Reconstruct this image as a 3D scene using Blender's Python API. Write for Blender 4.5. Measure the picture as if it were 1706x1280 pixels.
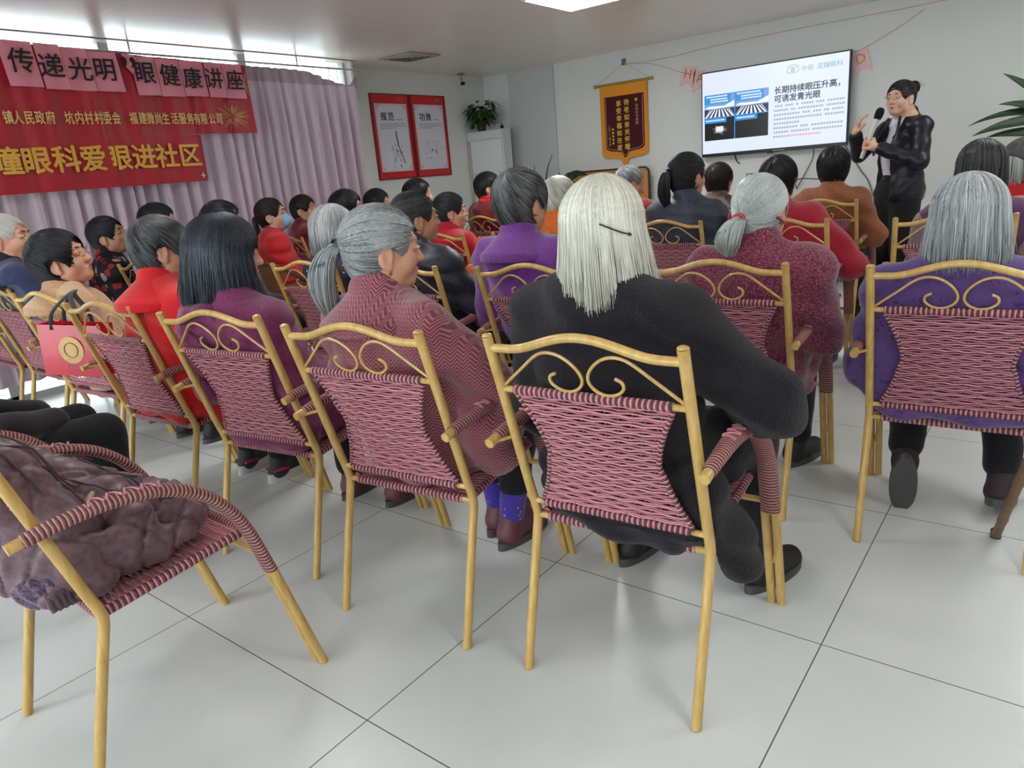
import bpy, math, random
import numpy as np
from mathutils import Vector, Matrix

for o in list(bpy.data.objects):
    bpy.data.objects.remove(o)
SC = bpy.context.scene
COL = SC.collection
R = math.radians

# ------------------------------------------------------------------ camera
YAW, PITCH, ROLL = R(-38.547), R(16.379), R(-4.956)
cam = bpy.data.cameras.new('camera')
cam.sensor_fit = 'HORIZONTAL'
cam.sensor_width = 36.0
cam.lens = 1184.3 / 1706 * 36.0
cam.clip_start = 0.02
cam_ob = bpy.data.objects.new('camera', cam)
COL.objects.link(cam_ob)
_f = Vector((math.sin(YAW) * math.cos(PITCH), math.cos(YAW) * math.cos(PITCH), -math.sin(PITCH)))
_r = Vector((math.cos(YAW), -math.sin(YAW), 0))
_u = _r.cross(_f)
_r2 = math.cos(ROLL) * _r + math.sin(ROLL) * _u
_u2 = -math.sin(ROLL) * _r + math.cos(ROLL) * _u
cam_ob.matrix_world = Matrix(((_r2.x, _u2.x, -_f.x, 1.9805), (_r2.y, _u2.y, -_f.y, -0.8297),
                              (_r2.z, _u2.z, -_f.z, 1.1945), (0, 0, 0, 1)))
SC.camera = cam_ob

# ------------------------------------------------------------------ view, world, sun
SC.view_settings.view_transform = 'Standard'
SC.view_settings.look = 'None'
SC.view_settings.gamma = 1.0
SC.view_settings.use_curve_mapping = False
SC.view_settings.exposure = 0.0
W = bpy.data.worlds.new('daylight')
SC.world = W
W.use_nodes = True
bg = W.node_tree.nodes['Background']
bg.inputs[0].default_value = (0.84, 0.93, 1.0, 1)
bg.inputs[1].default_value = 7.0
sun = bpy.data.lights.new('sun', 'SUN')
sun.energy = 12.0
sun.angle = R(0.6)
sun.color = (1.0, 0.86, 0.62)
sun_ob = bpy.data.objects.new('sun', sun)
COL.objects.link(sun_ob)
_sd = Vector((0.62, 0.46, -0.64)).normalized()
sun_ob.rotation_euler = _sd.to_track_quat('-Z', 'Y').to_euler()
sun_ob.location = (-8, -6, 8)


def portal(name, loc, rot, sx, sy):
    l = bpy.data.lights.new(name, 'AREA')
    l.shape = 'RECTANGLE'
    l.size, l.size_y = sx, sy
    l.cycles.is_portal = True
    o = bpy.data.objects.new(name, l)
    COL.objects.link(o)
    o.location, o.rotation_euler = loc, rot
    return o


XW, XL, XR = -3.50, -3.62, 4.6          # window glass plane, poster wall, right wall
YF, YB, ZC = 6.15, -3.6, 2.30           # screen wall, back wall, ceiling
portal('daylight_back', (-0.3, YB - 0.05, 1.2), (R(90), 0, 0), 5.6, 2.0)
portal('daylight_left', (XW - 0.08, -2.2, 1.2), (R(90), 0, R(-90)), 2.4, 2.1)
portal('daylight_curtain', (XW - 0.08, 2.0, 1.2), (R(90), 0, R(-90)), 4.3, 2.2)


# ------------------------------------------------------------------ colour and materials
def lin(c):
    return tuple(((x / 255) / 12.92 if x / 255 <= 0.04045 else ((x / 255 + 0.055) / 1.055) ** 2.4) for x in c) + (1.0,)


class N:
    """a small node-graph writer"""
    def __init__(s, name):
        s.m = bpy.data.materials.new(name)
        s.m.use_nodes = True
        s.t = s.m.node_tree
        s.b = s.t.nodes['Principled BSDF']
        s.out = s.t.nodes['Material Output']

    def n(s, typ, **kw):
        x = s.t.nodes.new(typ)
        for k, v in kw.items():
            setattr(x, k, v)
        return x

    def l(s, a, b):
        s.t.links.new(a, b)

    def coord(s, scale=(1, 1, 1), rot=(0, 0, 0), which='Object'):
        c = s.n('ShaderNodeTexCoord')
        mp = s.n('ShaderNodeMapping')
        mp.inputs['Scale'].default_value = scale
        mp.inputs['Rotation'].default_value = rot
        s.l(c.outputs[which], mp.inputs[0])
        return mp.outputs[0]

    def noise(s, vec, scale, detail=3, rough=0.5, out='Fac'):
        x = s.n('ShaderNodeTexNoise')
        x.inputs['Scale'].default_value = scale
        x.inputs['Detail'].default_value = detail
        x.inputs['Roughness'].default_value = rough
        if vec is not None:
            s.l(vec, x.inputs['Vector'])
        return x.outputs[out]

    def math(s, op, a, b=0.0, c=0.0):
        x = s.n('ShaderNodeMath', operation=op)
        for i, v in enumerate((a, b, c)):
            if isinstance(v, (int, float)):
                x.inputs[i].default_value = v
            else:
                s.l(v, x.inputs[i])
        return x.outputs[0]

    def mix(s, fac, a, b):
        x = s.n('ShaderNodeMix', data_type='RGBA')
        for i, v in ((0, fac), (6, a), (7, b)):
            if isinstance(v, (int, float)):
                x.inputs[i].default_value = v
            elif isinstance(v, tuple):
                x.inputs[i].default_value = v
            else:
                s.l(v, x.inputs[i])
        return x.outputs[2]

    def ramp(s, fac, lo, hi):
        x = s.n('ShaderNodeMapRange')
        x.inputs[1].default_value = lo
        x.inputs[2].default_value = hi
        s.l(fac, x.inputs[0])
        return x.outputs[0]

    def xyz(s, vec):
        x = s.n('ShaderNodeSeparateXYZ')
        s.l(vec, x.inputs[0])
        return x.outputs

    def attr(s, name, out='Fac'):
        x = s.n('ShaderNodeAttribute')
        x.attribute_name = name
        return x.outputs[out]

    def bump(s, h, strength=0.3, dist=0.002):
        x = s.n('ShaderNodeBump')
        x.inputs['Strength'].default_value = strength
        x.inputs['Distance'].default_value = dist
        s.l(h, x.inputs['Height'])
        s.l(x.outputs[0], s.b.inputs['Normal'])

    def set(s, col=None, rough=None, metal=None, spec=None, sheen=None, coat=None, trans=None):
        if col is not None:
            if isinstance(col, tuple):
                s.b.inputs['Base Color'].default_value = col
            else:
                s.l(col, s.b.inputs['Base Color'])
        for k, v in (('Roughness', rough), ('Metallic', metal), ('Specular IOR Level', spec), ('Sheen Weight', sheen),
                     ('Coat Weight', coat), ('Transmission Weight', trans)):
            if v is not None:
                if isinstance(v, (int, float)):
                    s.b.inputs[k].default_value = v
                else:
                    s.l(v, s.b.inputs[k])
        return s.m


def plain(name, c, rough=0.5, var=0.08, scale=30, metal=0, spec=0.5, sheen=0, coat=0):
    """one colour with a little procedural variation"""
    g = N(name)
    f = g.noise(g.coord(), scale)
    a = lin(c)
    b = lin(tuple(max(0, min(255, x * (1 - var))) for x in c))
    g.set(g.mix(f, a, b), rough, metal, spec, sheen, coat)
    return g.m


def cloth(name, c1, c2, scale=160, bump=0.4, rough=0.85, sheen=0.3, lo=0.35, hi=0.65, dist=0.0015):
    g = N(name)
    v = g.coord()
    f = g.noise(v, scale, 2)
    big = g.noise(v, 9, 3)
    col = g.mix(g.ramp(f, lo, hi), lin(c1), lin(c2))
    col = g.mix(g.math('MULTIPLY', big, 0.25), col, lin(tuple(x * 0.75 for x in c1)))
    g.set(col, rough, 0, 0.3, sheen)
    g.bump(f, bump, dist)
    return g.m


def emit(name, c, strength=1.0):
    g = N(name)
    g.b.inputs['Base Color'].default_value = (0, 0, 0, 1)
    g.b.inputs['Emission Color'].default_value = lin(c)
    g.b.inputs['Emission Strength'].default_value = strength
    g.b.inputs['Roughness'].default_value = 0.3
    return g.m


def stripe(name, c1, c2, period, duty=0.5, rough=0.55, slack=0.0):
    """bands along the 'len' attribute: wound rattan"""
    g = N(name)
    ln = g.attr('len')
    w = g.noise(g.coord(), 60, 2)
    ln = g.math('ADD', ln, g.math('MULTIPLY', w, 0.004))
    fr = g.math('FRACT', g.math('DIVIDE', ln, period))
    d = g.math('ABSOLUTE', g.math('SUBTRACT', fr, 0.5))
    k = g.ramp(d, duty / 2 - 0.04, duty / 2 + 0.04)
    g.set(g.mix(k, lin(c1), lin(c2)), rough, 0, 0.35)
    g.bump(g.math('COSINE', g.math('MULTIPLY', fr, 6.2832 * 2)), 0.6, 0.002)
    return g.m


# ------------------------------------------------------------------ mesh builder
class MB:
    def __init__(s):
        s.v, s.q, s.ng, s.n = [], [], [], 0
        s.ln, s.ti, s.qm, s.nm = [], [], [], []

    def add(s, V, Q=None, ng=(), ln=None, ti=None, mi=0):
        V = np.asarray(V, np.float32).reshape(-1, 3)
        k = len(V)
        s.v.append(V)
        s.ln.append(np.zeros(k, np.float32) if ln is None else np.broadcast_to(np.asarray(ln, np.float32), (k,)))
        s.ti.append(np.zeros(k, np.float32) if ti is None else np.broadcast_to(np.asarray(ti, np.float32), (k,)))
        if Q is not None and len(Q):
            Q = np.asarray(Q, np.int64)
            s.q.append(Q + s.n)
            s.qm.append(np.full(len(Q), mi, np.int32))
        for f in ng:
            s.ng.append([i + s.n for i in f])
            s.nm.append(mi)
        s.n += k

    def box(s, lo, hi, mi=0, M=None):
        x0, y0, z0 = lo
        x1, y1, z1 = hi
        V = np.array([(x0, y0, z0), (x1, y0, z0), (x1, y1, z0), (x0, y1, z0), (x0, y0, z1), (x1, y0, z1), (x1, y1, z1), (x0, y1, z1)], float)
        if M is not None:
            V = np.array([tuple(M @ Vector(p)) for p in V])
        s.add(V, [(0, 3, 2, 1), (4, 5, 6, 7), (0, 1, 5, 4), (1, 2, 6, 5), (2, 3, 7, 6), (3, 0, 4, 7)], mi=mi)

    def tube(s, path, r, sides=10, lat=None, caps=True, mi=0, r2=None, ti=None, closed=False):
        P = np.asarray(path, float)
        n = len(P)
        r = np.broadcast_to(np.asarray(r, float), (n,))
        r2 = r if r2 is None else np.broadcast_to(np.asarray(r2, float), (n,))
        if closed:
            T = np.roll(P, -1, 0) - np.roll(P, 1, 0)
        else:
            T = np.gradient(P, axis=0)
        T /= np.linalg.norm(T, axis=1, keepdims=True) + 1e-12
        A = np.zeros_like(P)
        if lat is not None:
            A[:] = lat
        else:
            a = np.array([0, 0, 1.0]) if abs(T[0][2]) < 0.9 else np.array([1.0, 0, 0])
            for i in range(n):
                a = a - T[i] * (a @ T[i])
                a /= np.linalg.norm(a) + 1e-12
                A[i] = a
        A = A - T * np.sum(A * T, 1, keepdims=True)
        A /= np.linalg.norm(A, axis=1, keepdims=True) + 1e-12
        B = np.cross(T, A)
        th = np.linspace(0, 2 * np.pi, sides, endpoint=False)
        V = P[:, None] + A[:, None] * (np.cos(th)[None, :, None] * r[:, None, None]) + B[:, None] * (np.sin(th)[None, :, None] * r2[:, None, None])
        L = np.concatenate([[0], np.cumsum(np.linalg.norm(np.diff(P, axis=0), axis=1))])
        i = np.arange(n if closed else n - 1)[:, None]
        j = np.arange(sides)[None, :]
        i2, j2 = (i + 1) % n, (j + 1) % sides
        Q = np.stack([i * sides + j, i * sides + j2, i2 * sides + j2, i2 * sides + j], -1).reshape(-1, 4)
        ng = []
        if caps and not closed:
            ng = [list(range(sides - 1, -1, -1)), list(range((n - 1) * sides, n * sides))]
        s.add(V.reshape(-1, 3), Q, ng, ln=np.repeat(L, sides), ti=ti, mi=mi)

    def lathe(s, prof, seg=24, c=(0, 0, 0), mi=0, ti=None):
        prof = np.asarray(prof, float)
        th = np.linspace(0, 2 * np.pi, seg, endpoint=False)
        V = np.stack([prof[:, None, 0] * np.cos(th), prof[:, None, 0] * np.sin(th), np.repeat(prof[:, 1:2], seg, 1)], -1) + np.asarray(c)
        n = len(prof)
        i = np.arange(n - 1)[:, None]
        j = np.arange(seg)[None]
        j2 = (j + 1) % seg
        Q = np.stack([i * seg + j, i * seg + j2, (i + 1) * seg + j2, (i + 1) * seg + j], -1).reshape(-1, 4)
        s.add(V.reshape(-1, 3), Q, [list(range(seg - 1, -1, -1)), list(range((n - 1) * seg, n * seg))], mi=mi, ti=ti)

    def grid(s, G, mi=0, ti=None, ln=None):
        G = np.asarray(G, float)
        a, b = G.shape[:2]
        i = np.arange(a - 1)[:, None]
        j = np.arange(b - 1)[None]
        Q = np.stack([i * b + j, (i + 1) * b + j, (i + 1) * b + j + 1, i * b + j + 1], -1).reshape(-1, 4)
        s.add(G.reshape(-1, 3), Q, mi=mi, ti=ti, ln=ln)

    def poly(s, pts, depth, axis, mi=0):
        """a flat outline given real thickness along axis"""
        P = np.asarray(pts, float)
        n = len(P)
        D = np.asarray(axis, float) * depth
        V = np.concatenate([P, P + D])
        s.add(V, [(i, (i + 1) % n, n + (i + 1) % n, n + i) for i in range(n)], [list(range(n - 1, -1, -1)), list(range(n, 2 * n))], mi=mi)

    def mesh(s, name, sharp=40):
        me = bpy.data.meshes.new(name)
        V = np.concatenate(s.v)
        Q = np.concatenate(s.q) if s.q else np.zeros((0, 4), np.int64)
        lt = [4] * len(Q) + [len(f) for f in s.ng]
        idx = np.concatenate([Q.reshape(-1)] + [np.asarray(f, np.int64) for f in s.ng]).astype(np.int32)
        me.vertices.add(len(V))
        me.vertices.foreach_set('co', V.astype(np.float32).reshape(-1))
        me.loops.add(len(idx))
        me.loops.foreach_set('vertex_index', idx)
        me.polygons.add(len(lt))
        st = np.concatenate([[0], np.cumsum(lt)[:-1]]).astype(np.int32)
        me.polygons.foreach_set('loop_start', st)
        mi = np.concatenate((s.qm or [np.zeros(0, np.int32)]) + [np.asarray(s.nm, np.int32)])
        me.polygons.foreach_set('material_index', mi.astype(np.int32))
        me.update(calc_edges=True)
        for nm, dat in (('len', s.ln), ('tint', s.ti)):
            a = me.attributes.new(nm, 'FLOAT', 'POINT')
            a.data.foreach_set('value', np.concatenate(dat).astype(np.float32))
        me.validate()
        me.polygons.foreach_set('use_smooth', np.ones(len(me.polygons), bool))
        if sharp:
            me.set_sharp_from_angle(angle=R(sharp))
        return me

    def build(s, name, mat, parent=None, sharp=40, loc=None):
        me = s.mesh(name, sharp)
        for m in (mat if isinstance(mat, (list, tuple)) else [mat]):
            me.materials.append(m)
        return link(name, me, parent, loc)


def link(name, data, parent=None, loc=None):
    o = bpy.data.objects.new(name, data)
    COL.objects.link(o)
    o.parent = parent
    if loc is not None:
        o.location = loc
    return o


def tag(o, label, cat, group=None, kind=None):
    o['label'] = label
    o['category'] = cat
    if group:
        o['group'] = group
    if kind:
        o['kind'] = kind
    return o


def thing(name, label, cat, loc=(0, 0, 0), rot=0.0, group=None):
    o = link(name, None)
    o.empty_display_size = 0.1
    o.location = loc
    o.rotation_euler = (0, 0, R(rot))
    return tag(o, label, cat, group)


def struct(name, mb, mat, label=None, sharp=40):
    o = mb.build(name, mat, sharp=sharp)
    o['kind'] = 'structure'
    if label:
        o['label'] = label
    o['category'] = 'room'
    return o


def text(name, s, loc, size, rot, mat, parent, bold=0.0, ext=0.0008, align='CENTER', sx=1.0, roll=0.0):
    c = bpy.data.curves.new(name, 'FONT')
    c.body = s
    c.size = size
    c.extrude = ext
    c.align_x = align
    c.align_y = 'CENTER'
    c.resolution_u = 3
    tmp = link(name, c)
    ev = tmp.evaluated_get(bpy.context.evaluated_depsgraph_get())
    em = ev.to_mesh()
    V = np.empty(len(em.vertices) * 3, np.float32)
    em.vertices.foreach_get('co', V)
    V = V.reshape(-1, 3)
    F_ = [list(p.vertices) for p in em.polygons]
    ev.to_mesh_clear()
    bpy.data.objects.remove(tmp)
    bpy.data.curves.remove(c)
    mb = MB()
    offs = [(0, 0)] if not bold else [(0, 0), (-bold, 0), (bold, 0), (0, bold), (0, -bold)]
    for k, (ox, oy) in enumerate(offs):          # heavier strokes by small shifts
        mb.add(V + np.array([ox, oy, .00005 * k]), None, F_)
    o = mb.build(name, mat, parent, sharp=0)
    o.data.polygons.foreach_set('use_smooth', np.zeros(len(o.data.polygons), bool))
    if rot == 'front':                    # on a wall that faces -y
        e = Matrix(((1, 0, 0), (0, 0, -1), (0, 1, 0)))
    else:                                 # 'side': on a wall that faces +x
        e = Matrix(((0, 0, 1), (1, 0, 0), (0, 1, 0)))
    e = e @ Matrix.Rotation(roll, 3, 'Z')
    o.rotation_euler = e.to_euler()
    o.scale = (sx, 1, 1)
    o.location = Vector(loc) - (parent.location if parent else Vector((0, 0, 0)))
    return o


def spline(pts, n=8):
    """Catmull-Rom through the points"""
    P = np.asarray(pts, float)
    P = np.concatenate([[2 * P[0] - P[1]], P, [2 * P[-1] - P[-2]]])
    out = []
    t = np.linspace(0, 1, n, endpoint=False)[:, None]
    for i in range(1, len(P) - 2):
        a, b, c, d = P[i - 1], P[i], P[i + 1], P[i + 2]
        out.append(0.5 * ((2 * b) + (-a + c) * t + (2 * a - 5 * b + 4 * c - d) * t ** 2 + (-a + 3 * b - 3 * c + d) * t ** 3))
    out.append(P[-2:-1])
    return np.concatenate(out)
# ------------------------------------------------------------------ the room
g = N('floor_tile')
v = g.coord()
x, y, z = g.xyz(v)
def _tile(c):
    d = g.math('ABSOLUTE', g.math('SUBTRACT', g.math('FRACT', g.math('ADD', g.math('DIVIDE', c, 0.8), 0.5)), 0.5))
    return g.math('LESS_THAN', d, 0.0019)
line = g.math('MAXIMUM', _tile(x), _tile(y))
cl = g.noise(v, 1.6, 5, 0.6)
vein = g.noise(v, 5, 6, 0.7)
base = g.mix(g.ramp(cl, 0.35, 0.7), lin((212, 214, 212)), lin((198, 204, 202)))
base = g.mix(g.math('MULTIPLY', g.ramp(vein, 0.5, 0.75), 0.25), base, lin((214, 208, 199)))
g.set(g.mix(line, base, lin((92, 92, 86))), g.math('ADD', g.math('MULTIPLY', line, 0.5), 0.31), 0, 0.42)
FLOOR = g.m

g = N('ceiling_panel')
v = g.coord()
x, y, z = g.xyz(v)
def _seam(c, p, w):
    d = g.math('ABSOLUTE', g.math('SUBTRACT', g.math('FRACT', g.math('ADD', g.math('DIVIDE', c, p), 0.29)), 0.5))
    return g.math('LESS_THAN', d, w)
seam = g.math('MAXIMUM', _seam(x, 1.2, 0.004), _seam(y, 1.2, 0.004))
nz = g.noise(v, 3, 3)
g.set(g.mix(seam, g.mix(nz, lin((240, 232, 222)), lin((233, 225, 215))), lin((244, 240, 236))), 0.27, 0, 0.5)
CEIL = g.m

WALL = plain('wall_paint', (222, 224, 220), 0.6, 0.03, 4)
TRIMW = plain('white_trim', (205, 208, 206), 0.45, 0.04, 8)
PIERM = plain('pier_paint', (196, 199, 196), 0.55, 0.03, 5)
ALU = plain('window_frame_metal', (186, 188, 188), 0.4, 0.06, 20, metal=0.3)
BLACK = plain('black_plastic', (18, 18, 20), 0.35, 0.2, 40)
GREYM = plain('grey_metal', (128, 128, 126), 0.4, 0.1, 40, metal=0.5)

g = N('window_glass')
gl = g.n('ShaderNodeBsdfGlossy')
gl.inputs['Roughness'].default_value = 0.02
tr = g.n('ShaderNodeBsdfTransparent')
tr.inputs[0].default_value = (0.93, 0.96, 0.95, 1)
mx = g.n('ShaderNodeMixShader')
fr = g.n('ShaderNodeFresnel')
g.l(fr.outputs[0], mx.inputs[0])
g.l(tr.outputs[0], mx.inputs[1])
g.l(gl.outputs[0], mx.inputs[2])
g.l(mx.outputs[0], g.out.inputs[0])
GLASS = g.m

b = MB(); b.box((-4.3, YB - 0.15, -0.1), (XR + 0.15, YF + 0.15, 0)); struct('floor', b, FLOOR)
b = MB(); b.box((-3.60, YB - 0.15, ZC), (XR + 0.15, YF + 0.15, ZC + 0.1)); b.box((-3.95, 3.90, ZC + .001), (-3.58, YF + 0.15, ZC + 0.1)); struct('ceiling', b, CEIL)  # second slab added over the left wall to stop stray sun
b = MB(); b.box((-3.75, YF, 0), (XR + 0.15, YF + 0.15, ZC)); struct('wall_front', b, WALL)
b = MB(); b.box((XR, YB, 0), (XR + 0.15, YF, ZC)); struct('wall_right', b, WALL)
b = MB(); b.box((XL - 0.15, 3.98, 0), (XL, YF, ZC)); struct('wall_left', b, WALL)
# back wall with the wide opening that lets daylight over the audience
b = MB()
b.box((-3.75, YB - 0.15, 0), (-3.1, YB, ZC)); b.box((2.5, YB - 0.15, 0), (XR + 0.15, YB, ZC))
b.box((-3.1, YB - 0.15, 2.2), (2.5, YB, ZC)); b.box((-3.1, YB - 0.15, 0), (2.5, YB, 0.2))
struct('wall_back', b, WALL)


def window(idx, axis, fixed, lo, hi, z0, z1, nm, inside):
    fr = MB()
    t = 0.03
    def bx(a0, a1, c0, c1):
        if axis == 'y':
            fr.box((fixed - t, a0, c0), (fixed + t, a1, c1))
        else:
            fr.box((a0, fixed - t, c0), (a1, fixed + t, c1))
    bx(lo, hi, z0, z0 + 0.05)
    for k in range(nm + 1):
        p = lo + (hi - lo) * k / nm
        bx(max(lo, p - 0.035), min(hi, p + 0.035), z0, z1)
    o = fr.build('window_%d' % idx, ALU)
    o['kind'] = 'structure'; o['category'] = 'window'
    gm = MB()
    if axis == 'y':
        gm.box((fixed - 0.004, lo, z0), (fixed + 0.004, hi, z1))
    else:
        gm.box((lo, fixed - 0.004, z0), (hi, fixed + 0.004, z1))
    gm.build('pane', GLASS, o)
    return o

window(1, 'y', XW, YB, 3.96, 0.0, ZC + 0.06, 7, 1)
window(2, 'x', YB - 0.07, -3.1, 2.5, 0.2, 2.2, 4, 1)
# pale terrace paving outside, seen only as light under the curtain hem
b = MB(); b.box((-9, -8, -0.12), (-4.3, 9, -0.02)); o = struct('terrace', b, plain('terrace_paving', (190, 186, 176), 0.8, 0.1, 3))
# pier beside the screen wall and ceiling edge trim above the curtain
b = MB(); b.box((-3.24, YF - 0.03, 0), (-2.63, YF, ZC)); struct('trim_1', b, PIERM)
b = MB(); b.box((XW + 0.16, YB, ZC - 0.006), (XW + 0.18, 3.95, ZC)); struct('trim_2', b, GREYM)
b = MB(); b.box((XL, 3.955, 0), (-3.40, 3.985, ZC)); struct('trim_3', b, WALL)
for nm, lo, hi in (('baseboard_front', (-2.63, YF - 0.012, 0), (XR, YF, 0.09)), ('baseboard_left', (XL, 3.99, 0), (XL + 0.012, YF, 0.09)),
                   ('baseboard_right', (XR - 0.012, YB, 0), (XR, YF, 0.09))):
    b = MB(); b.box(lo, hi); struct(nm, b, plain(nm + '_paint', (150, 150, 146), 0.4))

# ceiling lights: the frame shows the nearest edge of one, the others are unseen, the second added to brighten the front
LED = emit('led_diffuser', (250, 251, 250), 18.0)
LEDF = emit('led_diffuser_front', (250, 251, 250), 40.0)
for k, (cx, cy) in enumerate(((-0.77, 3.75), (2.3, 4.4), (2.7, 2.2), (2.7, .2), (-0.77, 0.9), (-0.77, -1.9), (2.7, -1.9))):
    t = thing('ceiling_light', 'square white LED ceiling panel, cut by the top edge of the photo' if k == 0 else 'square LED ceiling panel over the seats, out of view', 'ceiling light', (cx, cy, ZC), 0, None if k == 0 else 'ceiling panels out of view')
    b = MB()
    for lo, hi in (((-.3, -.3), (.3, -.285)), ((-.3, .285), (.3, .3)), ((-.3, -.285), (-.285, .285)), ((.285, -.285), (.3, .285))):
        b.box((lo[0], lo[1], -0.012), (hi[0], hi[1], 0.0))
    b.build('frame', TRIMW, t)
    b = MB(); b.box((-.285, -.285, -0.008), (.285, .285, -0.001))
    b.build('diffuser', LEDF if k == 0 else LED, t)

# square louvred ceiling vent
t = thing('ceiling_vent', 'square white louvred air vent in the ceiling near the curtain end', 'air vent', (-2.97, 4.30, ZC), 0)
b = MB()
VENT = plain('vent_white', (188, 184, 176), 0.4)
for k in range(5):
    r0 = 0.205 - k * 0.042
    for q in range(4):
        M = Matrix.Rotation(R(90 * q), 4, 'Z')
        w_ = 0.026 if k == 0 else 0.014
        V = [M @ Vector(p) for p in ((-r0, -r0, -0.007), (r0, -r0, -0.007), (r0 - w_, -r0 + w_, -0.011), (-r0 + w_, -r0 + w_, -0.011))]
        V2 = [p + Vector((0, 0, 0.0025)) for p in V]
        b.add([tuple(p) for p in V + V2], [(0, 1, 2, 3), (7, 6, 5, 4), (0, 4, 5, 1), (1, 5, 6, 2), (2, 6, 7, 3), (3, 7, 4, 0)])
b.build('louvre', VENT, t)
b = MB(); b.box((-0.2, -0.2, -0.0025), (0.2, 0.2, -0.0005)); b.build('louvre_shade_plate', plain('vent_shade', (52, 48, 44), 0.8), t)  # dark plate stands for the shade between the louvres

# ------------------------------------------------------------------ curtain, rail
g = N('curtain_cloth')
v = g.coord((1, 1, 0.25))
nz = g.noise(v, 60, 3)
zz = g.xyz(g.coord())[2]
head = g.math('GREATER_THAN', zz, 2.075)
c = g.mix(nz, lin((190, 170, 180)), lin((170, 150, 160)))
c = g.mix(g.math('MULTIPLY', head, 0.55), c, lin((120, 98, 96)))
g.set(c, 0.75, 0, 0.25, 0.25)
tl = g.n('ShaderNodeBsdfTranslucent')
g.l(c, tl.inputs[0])
mx = g.n('ShaderNodeMixShader')
mx.inputs[0].default_value = 0.10
g.l(g.b.outputs[0], mx.inputs[1])
g.l(tl.outputs[0], mx.inputs[2])
g.l(mx.outputs[0], g.out.inputs[0])
CURT = g.m


def curtain(name, label, y0, y1, seed, droop):
    rs = np.random.RandomState(seed)
    n = int((y1 - y0) / 0.006)
    yy = np.linspace(y0, y1, n)
    ph = np.cumsum(2 * np.pi * (yy[1] - yy[0]) / (0.105 + 0.02 * np.sin(yy * 5 + seed) + 0.012 * np.sin(yy * 13.7)))
    zs = np.linspace(0, 1, 30)
    G = np.zeros((n, 30, 3))
    top = 2.185 + 0 * yy
    if droop:
        s_ = np.clip((yy - 3.28) / 0.56, 0, 1)
        top = top - 0.10 * s_ * s_ * (3 - 2 * s_) + 0.085 * np.clip((yy - 3.84) / 0.06, 0, 1)
    bot = 0.16
    for k, zt in enumerate(zs):
        A = 0.014 + 0.034 * min(1, (1 - zt) * 5) * (0.75 + 0.25 * np.sin(yy * 3.1 + 2))
        w = np.sin(ph + 0.5 * np.sin(yy * 2 + zt * 1.6)) 
        w = np.sign(w) * np.abs(w) ** 0.75 + 0.25 * np.sin(2 * ph + 1 + zt)
        G[:, k, 0] = -3.30 + A * w + 0.012 * np.sin(zt * 3 + yy * 4)
        G[:, k, 1] = yy + 0.012 * np.sin(ph * 0.5 + zt * 2.4)
        G[:, k, 2] = bot + (top - bot) * zt
    b = MB()
    b.grid(G)
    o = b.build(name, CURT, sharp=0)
    return tag(o, label, 'curtain')

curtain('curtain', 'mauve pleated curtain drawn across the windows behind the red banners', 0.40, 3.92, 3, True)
curtain('curtain', 'unseen mauve pleated curtain added beside the far left seats to narrow the sun', -0.40, 0.36, 5, False)  # unseen, added so the sun enters only by a narrow gap
curtain('curtain', 'unseen mauve pleated curtain added over the rear windows to block the sun', -2.7, -0.73, 7, False)  # unseen, added to keep sun patches off the seats
b = MB(); b.tube([(-3.30, YB, 2.215), (-3.30, 3.98, 2.215)], 0.008, 8)
for k in range(38):
    yk = 0.65 + k * 0.087
    zk = 2.19 - (0.1 * np.clip((yk - 3.28) / 0.56, 0, 1) if yk < 3.86 else 0)
    b.tube([(-3.30, yk, 2.22), (-3.292, yk + .004, 2.21), (-3.30, yk, zk - 0.02)], 0.0028, 5)
for yk in (1.9, 3.3):
    b.box((-3.315, yk - .006, 2.22), (-3.31, yk + .006, ZC))
tag(b.build('curtain_rail', plain('rail_white', (196, 192, 190), 0.35, metal=0.3)), 'thin pale curtain rail with hooks just under the ceiling', 'curtain rail')

# ------------------------------------------------------------------ banners on the curtain
g = N('banner_red')
v = g.coord()
c = g.mix(g.noise(v, 2.2, 3), lin((180, 18, 36)), lin((152, 11, 30)))
g.set(c, 0.42, 0, 0.45)
BRED = g.m
GOLD = plain('banner_gold', (226, 172, 60), 0.4, 0.1, 30)
GOLD2 = plain('banner_pale_gold', (233, 196, 120), 0.45, 0.1, 30)
INK = plain('black_ink', (22, 20, 22), 0.6)
g = N('pink_paper')
g.set(g.mix(g.noise(g.coord(), 6, 3), lin((230, 148, 160)), lin((218, 132, 146))), 0.7, 0, 0.3)
PINKP = g.m
BX = -3.19


def bpt(y, z, x=BX):
    """a cloth banner over pleats ripples a little"""
    return (x + 0.007 * math.sin(y * 21 + 1) + 0.004 * math.sin(y * 47 + z * 3), y, z)


def banner(name, label, y0, y1, zt0, zt1, zb0, zb1, seed, skew0=0.0, skew1=0.0):
    n, m = 130, 10
    G = np.zeros((n, m, 3))
    for i in range(n):
        t = i / (n - 1)
        for j in range(m):
            s = j / (m - 1)
            zt, zb = zt0 + (zt1 - zt0) * t, zb0 + (zb1 - zb0) * t
            yy = y0 + (y1 - y0) * t + skew1 * t * (1 - s)
            G[i, j] = bpt(yy, zb + (zt - zb) * s, BX - 0.004)
    b = MB(); b.grid(G); b.grid(G[::-1] - np.array([0.002, 0, 0]))
    return tag(b.build(name, BRED, sharp=0), label, 'banner')

t1 = banner('banner', 'upper red cloth banner carrying pink character sheets and small gold writing', 0.55, 2.70, 2.215, 2.165, 1.665, 1.675, 1, skew1=0.015)
t2 = banner('banner', 'lower shorter red cloth banner with large gold characters on the curtain', 0.45, 2.236, 1.668, 1.667, 1.325, 1.34, 2, skew1=-0.01)
t2.location.x = 0.004


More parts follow.
